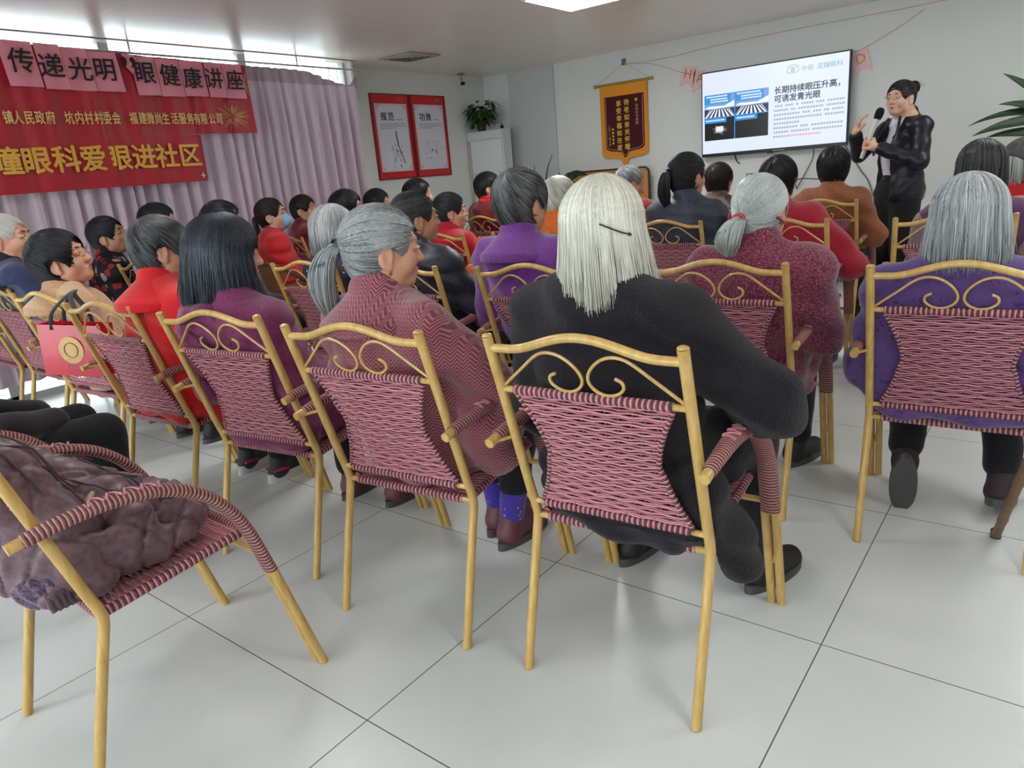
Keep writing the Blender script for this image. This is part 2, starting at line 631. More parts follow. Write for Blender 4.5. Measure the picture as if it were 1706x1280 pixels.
def btext(s, y0, y1, z, size, m, par, bold, sx=1.0):
    """letters spread one by one along a banner"""
    k = len(s)
    for i, ch in enumerate(s):
        if ch == ' ':
            continue
        yy = y0 + (y1 - y0) * i / max(1, k - 1)
        x = bpt(yy, z)[0]
        text('letter', ch, (x + 0.013, yy, z), size, 'side', m, par, bold, sx=sx)

btext('镇人民政府 坑内村村委会 福建微尚生活服务有限公司', 1.0, 2.40, 1.77, 0.083, GOLD2, t1, 0.0012, .68)
btext('瞳眼科爱眼进社区', 0.93, 2.11, 1.512, 0.172, GOLD, t2, 0.004)
# fireworks print at the end of the upper banner
b = MB()
rs = random.Random(4)
for k in range(70):
    a = rs.uniform(0, 2 * math.pi); r0 = rs.uniform(0.015, 0.05); r1 = rs.uniform(0.07, 0.15)
    P = []
    for r in (r0, (r0 + r1) / 2, r1):
        yy, zz = 2.53 + r * math.cos(a), 1.80 + r * math.sin(a) * 0.8
        if yy > 2.69: yy = 2.69
        P.append((bpt(yy, zz)[0] + 0.001, yy, zz))
    b.tube(P, 0.0011, 4)
b.build('firework_print', GOLD2, t1)
b = MB()
for k in range(46):
    a = rs.uniform(-1.2, 1.2); r1 = rs.uniform(0.03, 0.12)
    b.tube([(bpt(2.66, 2.0)[0] + .001, min(2.7, 2.66 + 0.01), 2.03), (bpt(2.68, 2.0)[0] + .001, min(2.7, 2.665 + r1 * .3), 2.03 + r1 * math.sin(a))], 0.001, 4)
b.build('firework_print', GOLD2, t1)
b = MB(); b.box((BX + .004, 2.17, 1.375), (BX + .012, 2.20, 1.382)); b.box((BX + .004, 2.185, 1.36), (BX + .012, 2.19, 1.40))
b.build('white_tape', TRIMW, t2)
# pink character sheets pinned over the upper banner
sheets = [('传', 1.05, 1.238, 1.148, 2.09, 2.214, 1.955), ('递', 1.245, 1.392, 1.31, 2.07, 2.209, 1.945), ('光', 1.395, 1.552, 1.478, 2.06, 2.197, 1.942),
          ('明', 1.555, 1.735, 1.632, 2.066, 2.185, 1.942), ('眼', 1.826, 1.992, 1.897, 2.06, 2.173, 1.926), ('健', 1.996, 2.165, 2.074, 2.052, 2.169, 1.923),
          ('康', 2.170, 2.352, 2.243, 2.04, 2.167, 1.93), ('讲', 2.356, 2.498, 2.411, 2.046, 2.168, 1.927), ('座', 2.502, 2.665, 2.585, 2.042, 2.168, 1.923)]
for k, (ch, y0, y1, cy, cz, zt, zb) in enumerate(sheets):
    G = np.zeros((7, 7, 3))
    for i in range(7):
        for j in range(7):
            yy = y0 + (y1 - y0) * i / 6 - 0.02 * (j / 6 - .5) * (1 if k < 4 else .5); zz = zb + (zt - zb) * j / 6
            G[i, j] = (BX + 0.013 + 0.004 * (k % 2) + 0.004 * math.sin(i * .9 + k), yy, zz)
    b = MB(); b.grid(G); b.grid((G - np.array([0.0015, 0, 0]))[::-1])
    o = tag(b.build('paper_sheet', PINKP, sharp=0), 'pink paper sheet lettered %s in black, on the upper red banner' % ch, 'paper sheet', 'pink character sheets on the banner')
    text('letter', ch, (BX + 0.026, cy, cz), 0.15, 'side', INK, o, 0.0016)
b = MB(); b.poly([(BX + .02, 1.765, 2.185), (BX + .02, 1.865, 2.17), (BX + .02, 1.84, 2.09), (BX + .02, 1.815, 2.06), (BX + .02, 1.78, 2.10)], 0.0015, (1, 0, 0))
o = tag(b.build('paper_scrap', PINKP), 'small pointed pink paper scrap with a closing quotation mark on the banner', 'paper scrap', None)
text('letter', '”', (BX + .025, 1.80, 2.06), 0.26, 'side', INK, o, 0.002)
# ------------------------------------------------------------------ things on the walls
RED = plain('poster_red', (206, 32, 36), 0.35, 0.06, 12)
PAPER = plain('poster_paper', (214, 214, 226), 0.4, 0.03, 6)
PINKL = plain('poster_pink_line', (226, 150, 158), 0.4)
GREYT = plain('grey_print', (150, 150, 156), 0.5)
INKWASH = plain('ink_wash', (60, 60, 66), 0.6)
PALEINK = plain('pale_ink', (172, 170, 178), 0.6)


def poster(label, y0, y1, title, kind):
    t = thing('poster', label, 'poster', (XL, (y0 + y1) / 2, 1.247), 0, 'pair of red framed posters')
    w, h = (y1 - y0) / 2 - 0.004, 0.828
    b = MB()
    b.box((0.0, -w, 0), (0.018, w, h)); b.build('backing_board', RED, t)
    b = MB()
    for lo, hi in (((-w, 0), (w, .012)), ((-w, h - .012), (w, h)), ((-w, .012), (-w + .012, h - .012)), ((w - .012, .012), (w, h - .012))):
        b.box((0.016, lo[0], lo[1]), (0.024, hi[0], hi[1]))
    b.build('frame', plain('dark_red_frame', (120, 24, 26), 0.4), t)
    b = MB(); b.box((0.0185, -w + .045, .075), (0.0205, w - .045, h - .095)); b.build('sheet', PAPER, t)
    b = MB()
    x0, z0, z1 = w - .055, .085, h - .105
    for s in (-1, 1):
        b.box((.021, s * x0 - .0018, z0), (.0222, s * x0 + .0018, z1))
        for zz in (z0, z1):
            sg = 1 if zz == z0 else -1
            for q in range(3):                     # stepped corner fretwork
                d = .018 + .016 * q
                b.box((.021, min(s * x0, s * (x0 - d)), zz + sg * (.045 - .016 * q) - .002), (.0224, max(s * x0, s * (x0 - d)), zz + sg * (.045 - .016 * q) + .002))
                b.box((.021, s * (x0 - d) - .002, min(zz, zz + sg * (.045 - .016 * q))), (.0224, s * (x0 - d) + .002, max(zz, zz + sg * (.045 - .016 * q))))
    for zz in (z0, z1):
        b.box((.021, -x0, zz - .0015), (.0222, x0, zz + .0015))
    b.build('fretwork_border', PINKL, t)
    cy = (y0 + y1) / 2
    text('title', title[0], (XL + .022, cy - .115, 1.247 + .605), 0.085, 'side', INK, t, 0.0010)
    text('title', title[1], (XL + .022, cy - .015, 1.247 + .605), 0.085, 'side', INK, t, 0.0010)
    b = MB(); b.box((.0206, .06, .58), (.0212, .145, .587))
    rs = random.Random(len(label))
    for q in range(3):
        yy = -.17
        end = .18 if q < 2 else .03
        while yy < end:
            s = rs.uniform(.010, .016)
            b.box((.0206, yy, .535 - q * .02), (.0212, yy + s, .544 - q * .02)); yy += s + .005
    b.build('small_print', GREYT, t)
    b = MB()
    if kind == 0:      # brush drawing of bamboo
        b.tube(spline([(.021, .03, .47), (.021, .034, .40), (.021, .045, .33)], 4), .007, 6)
        b.tube(spline([(.021, .04, .35), (.021, .07, .27), (.021, .10, .19), (.021, .115, .15)], 4), .0045, 6)
        b.tube([(.021, .0, .30), (.021, .05, .27)], .0035, 5); b.tube([(.021, .05, .26), (.021, .11, .262)], .0025, 5)
        for q in range(26):
            yy, zz = rs.uniform(-.06, .08), rs.uniform(.12, .36)
            b.tube([(.021, yy, zz), (.021, yy + rs.uniform(.0, .03), zz - rs.uniform(.02, .055))], [.0032, .0006], 5)
        b.build('ink_drawing', INKWASH, t)
    else:
        for q in range(40):
            yy, zz = rs.uniform(-.14, .15), rs.uniform(.17, .37)
            b.tube([(.021, yy, zz), (.021, yy + rs.uniform(-.03, .04), zz - rs.uniform(-.01, .03))], [.003, .0008], 5)
        b.build('ink_drawing', PALEINK, t)
        b = MB()
        for q in range(9):
            b.lathe([(.0, -.001), (.010, 0), (.0, .001)], 8, (0, 0, 0))
        V = []
        b = MB()
        for q in range(9):
            yy, zz = rs.uniform(-.035, .06), rs.uniform(.24, .275)
            b.box((.0206, yy, zz), (.0224, yy + .013, zz + .011))
        b.build('red_blossom', plain('blossom_red', (176, 70, 90), 0.6), t)
    b = MB()
    for q in range(3):
        b.tube([(.025, .115 + q * .028 + .011 * math.cos(a), h - .048 + .014 * math.sin(a)) for a in np.linspace(0, 2 * math.pi, 13)], .0022, 4)
    b.build('gold_emblem', plain('poster_gold', (206, 130, 70), 0.4), t)

poster('red framed poster titled 规范 with an ink drawing, nearer the curtain', 4.328, 4.868, '规范', 0)
poster('red framed poster titled 功效 with a pale wash, nearer the tall cabinet', 4.880, 5.422, '功效', 1)

# television
t = thing('television', 'wide flat television showing an eye health slide on the white wall', 'television', (-0.26, 6.05, 1.195), 0)
b = MB()
w2, h = 0.654, 0.76
b.box((-w2, -.0, 0), (w2, .045, h)); b.box((-.3, .045, .15), (.3, .095, .6))
o = b.build('case', BLACK, t); m = o.modifiers.new('edge', 'BEVEL'); m.width = .004; m.segments = 2
SCREEN = emit('screen_white', (226, 236, 255), 1.0)
b = MB(); b.box((-w2 + .012, -.004, .03), (w2 - .012, -.0005, h - .012)); b.build('screen', SCREEN, t)
b = MB(); b.box((.02, -.006, .006), (.13, -.001, .016)); b.build('maker_plate', GREYM, t)
b = MB(); b.box((-.03, .005, -.012), (.02, .02, 0)); b.build('sensor', BLACK, t)
S_DK = emit('screen_dark_text', (62, 64, 84), 1.0)
S_GR = emit('screen_grey_text', (168, 172, 190), 1.0)
S_TEAL = emit('screen_teal_text', (130, 180, 196), 1.0)
S_PINK = emit('screen_pink_text', (226, 170, 196), 1.0)
S_SKY = emit('screen_photo_sky', (120, 160, 214), 1.0)
S_BL = emit('screen_blue_label', (46, 150, 222), 1.0)
S_RD = emit('screen_road', (44, 50, 82), 1.0)
S_BK = emit('screen_black', (12, 12, 18), 1.0)
S_WH = emit('screen_bright', (238, 242, 255), 1.0)
TX, TZ, TY = -0.26, 1.195, 6.05


def scr(name, quads, m, lift=0.0):
    b = MB()
    for q in quads:
        P = [(p[0] - TX, -.0045 - lift, p[1] - TZ) for p in q]
        b.poly(P, .0008, (0, -1, 0))
    o = b.build(name, m, t)
    if 'print' in name:
        o['kind'] = 'stuff'
    return o


def rect(x0, z0, x1, z1):
    return [(x0, z0), (x1, z0), (x1, z1), (x0, z1)]

L, Rr, T, B, MX, MZ = -.881, -.280, 1.750, 1.343, -.588, 1.545
ph = scr('slide_photo', [rect(L, MZ, Rr, T)], S_SKY)
scr('slide_photo', [rect(L, B, Rr, MZ)], S_BK)
for x0, x1 in ((L, MX), (MX, Rr)):
    cx = (x0 + x1) / 2
    scr('slide_road', [[(x0, MZ), (x1, MZ), (x1, MZ + .075), (x0, MZ + .075)]], S_RD, .0012)
    q = []
    for k in range(-4, 5):
        a, c = cx + k * .045, cx + k * .022
        bx0, bx1 = a - .012, a + .010
        q.append([(max(x0, min(x1, bx0)), MZ), (max(x0, min(x1, bx1)), MZ), (c + .005, MZ + .072), (c - .005, MZ + .072)])
    scr('slide_crossing', q, S_WH, .0024)
    scr('slide_buildings', [[(x0, MZ + .085), (x0 + .09, MZ + .078), (x1, MZ + .085), (x1, MZ + .14), (x1 - .1, MZ + .10), (x0 + .04, MZ + .105)]], S_WH, .0018)
scr('slide_label', [rect(L, 1.668, MX - .04, 1.745), rect(MX + .006, 1.668, Rr - .045, 1.745), rect(L, 1.498, MX - .08, 1.54), rect(MX + .006, 1.498, Rr - .10, 1.54), rect(MX - .004, B, MX + .004, T), rect(L, MZ - .004, Rr, MZ + .004)], S_BL, .003)
rs = random.Random(2)
q = []
for (x0, x1, zs) in ((L + .02, MX - .07, (1.724, 1.70, 1.678)), (MX + .02, Rr - .07, (1.724, 1.70, 1.678)), (L + .015, MX - .10, (1.515,)), (MX + .02, Rr - .14, (1.515,))):
    for zz in zs:
        xx = x0 + (.04 if zz < 1.71 and zz > 1.6 else 0)
        while xx < x1:
            s = rs.uniform(.012, .018); q.append(rect(xx, zz, xx + s, zz + .013)); xx += s + .005
scr('slide_label_print', q, S_WH, .0042)
q = []
for k in range(22):                         # narrowed field of view in the lower left photo
    a = R(-160 + k * 15.5) ; cx, cz = -.735, 1.435
    r = rs.uniform(.05, .085)
    q.append([(cx + .018 * math.cos(a - .12), cz + .018 * math.sin(a - .12)), (cx + r * math.cos(a), cz + r * .62 * math.sin(a)), (cx + .018 * math.cos(a + .12), cz + .018 * math.sin(a + .12))])
scr('slide_tunnel_view', q + [rect(-.77, 1.42, -.70, 1.465)], S_WH, .0012)
for s, z in (('长期持续眼压升高，', 1.708), ('可诱发青光眼', 1.636)):
    text('slide_heading', s, (-.232, TY - .006, z), .066, 'front', S_DK, t, .0018, align='LEFT', ext=.0004)
text('slide_logo_text', '中视·', (-.005, TY - .006, 1.858), .052, 'front', S_GR, t, .0002, align='LEFT', ext=.0004)
text('slide_logo_text', '奕瞳眼科', (.128, TY - .006, 1.858), .052, 'front', S_TEAL, t, .0002, align='LEFT', ext=.0004)
b = MB()
for (rx, rz, r) in ((.052, .024, .0022), (.012, .012, .004)):
    b.tube([(-.075 - TX + rx * math.cos(a), -.006, 1.86 - TZ + rz * math.sin(a)) for a in np.linspace(0, 2 * math.pi, 25)], r, 4)
b.tube([(-.075 - TX + .055 * math.cos(a), -.006, 1.872 - TZ + .03 * math.sin(a)) for a in np.linspace(.4, 2.8, 12)], .0022, 4)
b.build('slide_eye_logo', S_GR, t)
q, q2 = [], []
for k in range(8):
    zz = 1.572 - k * .037
    xx = -.232 + (.0 if k else .01)
    end = {4: -.02, 7: .16}.get(k, .345)
    while xx < end:
        s = rs.uniform(.014, .02)
        (q2 if (k == 7 and xx > -.14) else q).append(rect(xx, zz, xx + s, zz + .016)); xx += s + .006 + (.02 if rs.random() < .08 else 0)
scr('slide_small_print', q, S_GR, 0); scr('slide_pink_print', q2, S_PINK, 0)
# cables below the television
b = MB()
b.tube(spline([(.36, YF - .01, 1.19), (.42, YF - .02, 1.1), (.50, YF - .02, .97), (.57, YF - .02, .86), (.66, YF - .03, .55), (.72, YF - .03, .0)], 6), .006, 6)
tag(b.build('cable', GREYM), 'grey cable falling down the wall from the right end of the television', 'cable')
b = MB()
b.tube(spline([(-.62, YF - .02, 1.2), (-.60, YF - .02, 1.14), (-.57, YF - .015, 1.11)], 6), .006, 6)
tag(b.build('cable', BLACK), 'short black cable stub under the left end of the television', 'cable')
b = MB()
b.tube(spline([(.10, YF - .02, 1.19), (.09, YF - .02, 1.1), (.03, YF - .02, .98), (-.04, YF - .02, .85)], 6), .004, 6)
b.tube(spline([(-.04, YF - .02, .85), (.02, 5.9, .93), (.10, 5.8, .95), (.2, 6.0, .93)], 6), .004, 6)
tag(b.build('cable', BLACK), 'thin black lead running from the television down behind the laptop', 'cable')

# wall hook, pennant
t = thing('wall_hook', 'small grey hook plate near the ceiling above the velvet pennant', 'hook', (-1.775, YF, 2.19), 0)
b = MB(); b.box((-.022, -.012, -.03), (.022, 0, .03)); b.build('plate', GREYM, t)
b = MB(); b.tube(spline([(0, -.012, -.015), (0, -.035, -.03), (0, -.04, -.01)], 5), .004, 6); b.build('hook', GREYM, t)
YP = YF - .03
t = thing('pennant', 'orange bordered maroon velvet pennant with gold vertical characters', 'pennant', (-1.785, YP, 1.20), 0)
ORG = cloth('pennant_orange', (240, 160, 40), (222, 140, 30), 220, .2, .6, .2)
MAR = cloth('pennant_maroon', (82, 8, 26), (66, 4, 22), 220, .2, .8, .2)
GOLDP = plain('pennant_gold', (226, 196, 60), 0.4)
def shield(w, top, sh, tip):
    P = [(-w, top), (-w, sh + .05)]
    for k in range(7):
        a = R(180 + 13 * k); P.append((-w + .09 + .09 * math.cos(a), sh + .05 + .05 * math.sin(a)))
    P += [(-w * .42, sh - .004), (-w * .18, sh - .015), (-.02, tip + .015), (0, tip), (.02, tip + .015), (w * .18, sh - .015), (w * .42, sh - .004)]
    for k in range(7):
        a = R(282 + 13 * k); P.append((w - .09 + .09 * math.cos(a), sh + .05 + .05 * math.sin(a)))
    P += [(w, sh + .05), (w, top)]
    return P
S1 = shield(.272, .80, .07, -.02)
b = MB(); b.poly([(p[0], 0, p[1]) for p in S1], .004, (0, 1, 0)); b.build('orange_border', ORG, t)
S2 = shield(.226, .675, .135, .065)
b = MB(); b.poly([(p[0] + .008, -.004, p[1]) for p in S2], .0035, (0, 1, 0)); b.build('velvet_panel', MAR, t)
b = MB(); S3 = shield(.212, .662, .150, .085); b.tube([(p[0] + .008, -.006, p[1]) for p in S3], .003, 5); b.build('piping', plain('pennant_piping', (206, 150, 130), .5), t)
b = MB(); b.tube([(-.325, .0, .795), (.325, .0, .795)], .012, 10)
for s in (-1, 1):
    b.lathe([(.0, -.02), (.016, -.012), (.019, 0), (.012, .014), (0, .02)], 10, (s * .325, 0, .795))
b.build('hanging_rod', plain('rod_gold', (190, 168, 80), .35, metal=.6), t)
b = MB(); b.tube([(-.31, -.0, .80), (.01, .012, .985), (.31, 0, .80)], .002, 5); b.build('cord', plain('cord_pale', (206, 190, 190), .7), t)
for col, s in ((.038, '待老如亲关怀暖'), (-.052, '享受幸福如在家')):
    for k, ch in enumerate(s):
        text('letter', ch, (-1.785 + col, YP - .006, 1.20 + .60 - k * .072 - (.0 if col > 0 else .004)), .062, 'front', GOLDP, t, .0012)
text('letter', '赠', (-1.785 + .150, YP - .006, 1.20 + .615), .034, 'front', GOLDP, t, .0004)
for k, ch in enumerate('坑内村幸福院'):
    text('letter', ch, (-1.785 + .155, YP - .006, 1.20 + .56 - k * .034), .032, 'front', plain('pennant_pale_gold', (206, 170, 110), .5), t, 0)
for k, ch in enumerate('二〇二一年十月'):
    text('letter', ch, (-1.785 - .168, YP - .006, 1.20 + .385 - k * .03), .028, 'front', GOLDP, t, 0)
b = MB()
for k in range(5):
    b.box((-.138, -.0065, .345 - k * .034), (-.118, -.0045, .365 - k * .034))
b.build('small_print', GOLDP, t)

# birthday bunting
b = MB()
b.tube(spline([(-1.755, YF - .035, 2.165), (-1.3, YF - .01, 2.155), (-.76, YF - .01, 2.185), (0.1, YF - .01, 2.2), (.9, YF - .01, 2.205), (2.2, YF - .01, 2.24)], 6), .0028, 5)
b.tube(spline([(-1.755, YF - .035, 2.165), (-1.45, YF - .01, 2.12), (-1.15, YF - .012, 2.0), (-.98, YF - .012, 1.95), (-.6, YF - .01, 1.9)], 6), .0028, 5)
b.tube(spline([(.37, YF - .01, 1.945), (.46, YF - .01, 1.955), (.7, YF - .01, 2.06), (.9, YF - .01, 2.17)], 6), .0028, 5)
tag(b.build('bunting_string', plain('string_pink', (214, 168, 160), .7)), 'thin pink bunting string looped high along the white wall', 'string')
FLAG = plain('flag_pink', (242, 198, 196), .6, .06, 10)
FG = plain('flag_gold', (206, 140, 50), .4)
for x, z, ch, lab, rl in ((-1.085, 1.955, 'H', 'pale pink bunting flag lettered H near the pennant side of the television', -.25), (-.965, 1.90, 'A', 'pale pink bunting flag with a gold letter half hidden by the upper left television corner', -.12),
                      (.45, 1.855, 'D', 'pale pink bunting flag beside the right edge of the television', .25)):
    t = thing('bunting_flag', lab, 'bunting flag', (x, YF - .012, z), 0, 'bunting flags')
    M = Matrix.Rotation(-rl, 4, 'Y')
    P = [(-.068, 0, .09), (.068, 0, .09), (.07, 0, -.10), (0, 0, -.055), (-.07, 0, -.10)]
    b = MB(); b.poly([tuple(M @ Vector(p)) for p in P], .002, (0, 1, 0)); b.build('flag_cloth', FLAG, t)
    text('letter', ch, (x, YF - .014, z + .02), .11, 'front', FG, t, .001, roll=rl)

# security camera on the poster wall
t = thing('security_camera', 'small white dome camera hung under the ceiling above the leafy plant', 'security camera', (-3.50, 5.62, ZC), 0)
b = MB(); b.lathe([(.0, -.015), (.035, -.015), (.04, 0), (0, 0)], 16); b.tube([(0, 0, -.015), (0, 0, -.085)], .006, 8); b.build('bracket', GREYM, t)
b = MB(); b.lathe([(0, -.135), (.022, -.13), (.034, -.11), (.030, -.09), (.012, -.078), (0, -.078)], 18); b.build('housing', TRIMW, t)
b = MB(); b.lathe([(0, -.02), (.02, -.017), (.029, 0), (.02, .017), (0, .02)], 18)
o = b.build('lens_ball', BLACK, t, loc=(.035, -.022, -.108))

# tall white cabinet with a glossy door, plant and a little bell on top
t = thing('cabinet', 'tall white cabinet with a glossy door in the corner by the posters', 'cabinet', (-3.36, 5.87, 0), 0)
b = MB(); b.box((-.255, -.10, 0), (.255, .05, 1.69)); o = b.build('body', TRIMW, t); m = o.modifiers.new('edge', 'BEVEL'); m.width = .006; m.segments = 2
GLOSS = plain('glossy_white_board', (222, 226, 226), .06, .02, 3)
b = MB(); b.box((-.215, -.112, .06), (.235, -.101, 1.585)); b.build('door', GLOSS, t)
b = MB(); b.box((-.25, -.115, 1.60), (.25, -.101, 1.685)); b.build('top_panel', plain('cabinet_top_panel', (214, 216, 216), .35), t)
b = MB(); b.box((-.25, -.118, .06), (-.222, -.101, 1.59)); b.build('door_edge', plain('door_edge_rose', (206, 186, 182), .4), t)
BLUEP = plain('marker_blue', (130, 170, 196), .5)
b = MB()
rs = random.Random(9)
for q in range(26):
    x0 = rs.choice([rs.uniform(-.19, -.08), rs.uniform(.12, .21)]); zz = rs.uniform(1.15, 1.23)
    b.box((x0, -.1135, zz), (x0 + rs.uniform(.008, .02), -.112, zz + rs.uniform(.004, .012)))
b.build('marker_writing', BLUEP, t)


LEAFD = cloth('leaf_dark_green', (40, 66, 34), (22, 44, 24), 60, .2, .45, 0)
LEAFM = cloth('leaf_mid_green', (66, 104, 40), (34, 66, 30), 40, .2, .4, 0)
LEAFB = cloth('leaf_broad_green', (44, 70, 34), (24, 42, 26), 20, .2, .35, 0)
STEM = plain('stem_brown', (70, 66, 40), .7)


def leaf(b, p, d, up, L, w, droop=.3, fold=.15, seg=6):
    """a curved blade along d"""
    p, d, up = Vector(p), Vector(d).normalized(), Vector(up)
    side = d.cross(up).normalized()
    up = side.cross(d).normalized()
    G = []
    for i in range(seg + 1):
        s = i / seg
        c = p + d * (L * s) - Vector((0, 0, 1)) * (droop * L * s * s)
        ww = w * (math.sin(math.pi * min(1, s * .94 + .06)) ** .8) * (1 - .35 * s)
        G.append([c - side * ww + up * (fold * ww), c, c + side * ww + up * (fold * ww)])
    G = np.array([[tuple(q) for q in r] for r in G])
    b.grid(G); b.grid((G - np.array([0, 0, .0012]))[:, ::-1])


def pot(t, r, h, m, z=0):
    b = MB(); b.lathe([(r * .72, z), (r * .95, z + h * .85), (r * 1.06, z + h * .86), (r * 1.06, z + h), (r * .9, z + h), (r * .86, z + h * .9), (0, z + h * .9)], 20)
    return b.build('pot', m, t)

t = thing('potted_plant', 'bushy trailing green plant in a dark pot on top of the tall cabinet', 'plant', (-3.46, 5.85, 1.69), 0)
pot(t, .06, .10, plain('pot_dark', (44, 40, 40), .4))
b = MB(); rs = random.Random(11)
for k in range(190):
    a = rs.uniform(0, 6.28); e = rs.uniform(-.6, 1.3); r = rs.uniform(.02, .16)
    p = (r * math.cos(a) * 1.1 + .03, r * math.sin(a) * .7 - .02, .14 + r * math.sin(e) * .9 + rs.uniform(-.02, .07))
    leaf(b, p, (math.cos(a), math.sin(a) * .8, rs.uniform(-.5, .6)), (0, 0, 1), rs.uniform(.06, .10), rs.uniform(.022, .036), .6)
b.build('foliage', LEAFM, t)
b = MB()
for k in range(7):
    a = k * .9
    b.tube(spline([(0, 0, .08), (.06 * math.cos(a), .05 * math.sin(a), .17), (.13 * math.cos(a), .09 * math.sin(a), .19)], 4), .003, 5)
b.tube(spline([(.05, -.05, .2), (.17, -.08, .19), (.21, -.09, .09)], 5), .003, 5)
b.build('stems', STEM, t)
t = thing('hand_bell', 'tiny dark bell shaped ornament beside the plant on the tall cabinet', 'ornament', (-3.16, 5.84, 1.69), 0)
b = MB(); b.lathe([(0, 0), (.026, 0), (.026, .008), (.02, .03), (.012, .045), (0, .048)], 14); b.build('body', BLACK, t)
b = MB(); b.tube([(0, 0, .046), (0, 0, .07)], .005, 8); b.build('handle', BLACK, t)

# floor plant by the pier: broad leaves, one bare twig
t = thing('potted_plant', 'dark broad leaved plant with a bare twig standing by the wall pier', 'plant', (-2.12, 5.62, 0), 0)
pot(t, .15, .3, plain('pot_terracotta', (120, 70, 50), .6))
b = MB()
for p, d, L, w, dr in (((-.1, 0, 1.10), (.85, -.1, .45), .34, .055, .40), ((-.1, 0, 1.06), (.65, -.3, .55), .30, .055, .45), ((0, 0, 1.05), (.9, -.2, .15), .36, .05, .3), ((-.1, 0, 1.05), (-.2, -.6, .5), .26, .05, .6), ((-.15, 0, 1.05), (-.6, -.3, .6), .24, .05, .6), ((-.05, 0, 1.1), (.5, -.6, .3), .26, .05, .5),
                       ((-.05, 0, .9), (-.35, -.1, .95), .32, .035, .05), ((0, 0, .85), (.5, -.8, .1), .3, .05, .6), ((.05, 0, .9), (1, .1, .55), .42, .045, .55), ((0, 0, .8), (.2, .4, .6), .3, .05, .5), ((-.02, 0, .85), (-.8, .1, .5), .3, .05, .5)):
    leaf(b, p, d, (.2, -.7, .7), L, w, dr)
b.build('foliage', LEAFB, t)
b = MB(); b.tube(spline([(0, 0, .28), (.01, 0, .6), (-.06, 0, 1.08)], 4), .012, 7)
b.build('trunk', STEM, t)
b = MB(); b.tube(spline([(-.06, -.02, .95), (-.30, -.03, 1.06), (-.29, -.03, 1.22), (-.22, -.03, 1.36)], 6), np.linspace(.014, .003, 19), 6); b.build('twig', plain('twig_dark', (52, 50, 44), .8), t)
t = thing('potted_plant', 'plant showing one pointed dark leaf tip behind the grey haired purple coat', 'plant', (-2.72, 5.78, 0), 0)
pot(t, .12, .25, plain('pot_grey', (110, 106, 100), .6))
b = MB()
for p, d, L, w, dr in (((0, 0, .3), (.02, -.02, 1), .99, .05, 0.0), ((0, 0, .3), (.15, .1, 1), .7, .04, .05), ((0, 0, .3), (-.2, -.1, 1), .65, .04, .05), ((0, 0, .3), (.2, -.1, .9), .5, .04, .1)):
    leaf(b, p, d, (.3, -1, 0), L, w * .8, dr)
b.build('foliage', LEAFB, t)

# wooden tabletop with dark edging stood on its side against the wall
t = thing('folded_table', 'folded wooden table with dark edging stood on edge under the pennant', 'folded table', (-1.96, 6.0, 0), 0)
g = N('pine_board')
v = g.coord((1, 1, 9))
c = g.mix(g.noise(v, 2.2, 5, .6), lin((206, 154, 88)), lin((168, 112, 54)))
kn = g.noise(g.coord((1, 1, 1.6)), 6, 2)
g.set(g.mix(g.ramp(kn, .68, .76), c, lin((104, 62, 30))), .4, 0, .4)
PINE = g.m
def rr(w, z0, z1, r, y):
    P = []
    for cx, cz, a0 in ((w - r, z1 - r, 0), (-w + r, z1 - r, 90), (-w + r, z0 + r, 180), (w - r, z0 + r, 270)):
        for k in range(6):
            a = R(a0 + 18 * k); P.append((cx + r * math.cos(a), y, cz + r * math.sin(a)))
    return P
b = MB(); b.poly(rr(.50, .012, 1.148, .05, -.012), .022, (0, 1, 0)); b.build('top', PINE, t)
b = MB(); P = rr(.505, .006, 1.154, .055, 0.0); b.tube(P + P[:1], .011, 8, r2=.018); b.build('edging', plain('edging_dark', (46, 36, 34), .4), t)
b = MB()
for s in (-1, 1):
    b.tube([(s * .35, .04, .1), (s * .35, .04, 1.0)], .012, 8)
b.tube([(-.35, .04, .1), (.35, .04, .1)], .012, 8); b.tube([(-.35, .04, 1.0), (.35, .04, 1.0)], .012, 8)
b.build('folded_leg_frame', GREYM, t)

# low desk and laptop in front of the screen
t = thing('desk', 'small white desk carrying the laptop below the television', 'desk', (-.07, 5.35, 0), 0)
b = MB(); b.box((-.45, -.25, .76), (.45, .25, .79)); b.build('desk_top', TRIMW, t)
for sx in (-1, 1):
    for sy in (-1, 1):
        b = MB(); b.box((sx * .42 - .02, sy * .22 - .02, 0), (sx * .42 + .02, sy * .22 + .02, .76)); b.build('leg', GREYM, t)
t = thing('laptop', 'open laptop with a pale blue screen image on the desk', 'laptop', (-.10, 5.30, .79), 0)
b = MB(); b.box((-.17, -.10, 0), (.17, .13, .016)); b.build('base', plain('laptop_grey', (96, 98, 104), .35, metal=.5), t)
b = MB(); M = Matrix.Translation((0, .13, .012)) @ Matrix.Rotation(R(-12), 4, 'X')
b.box((-.172, -.004, 0), (.172, .004, .235), M=M); b.build('lid', BLACK, t)
b = MB(); b.box((-.162, -.006, .012), (.162, -.0042, .225), M=M); sc_ = b.build('screen', emit('laptop_white', (206, 214, 236), .8), t)
b = MB(); b.box((-.135, -.0075, .07), (-.02, -.0062, .16), M=M); b.build('screen_picture', emit('laptop_picture', (104, 124, 170), .8), t)

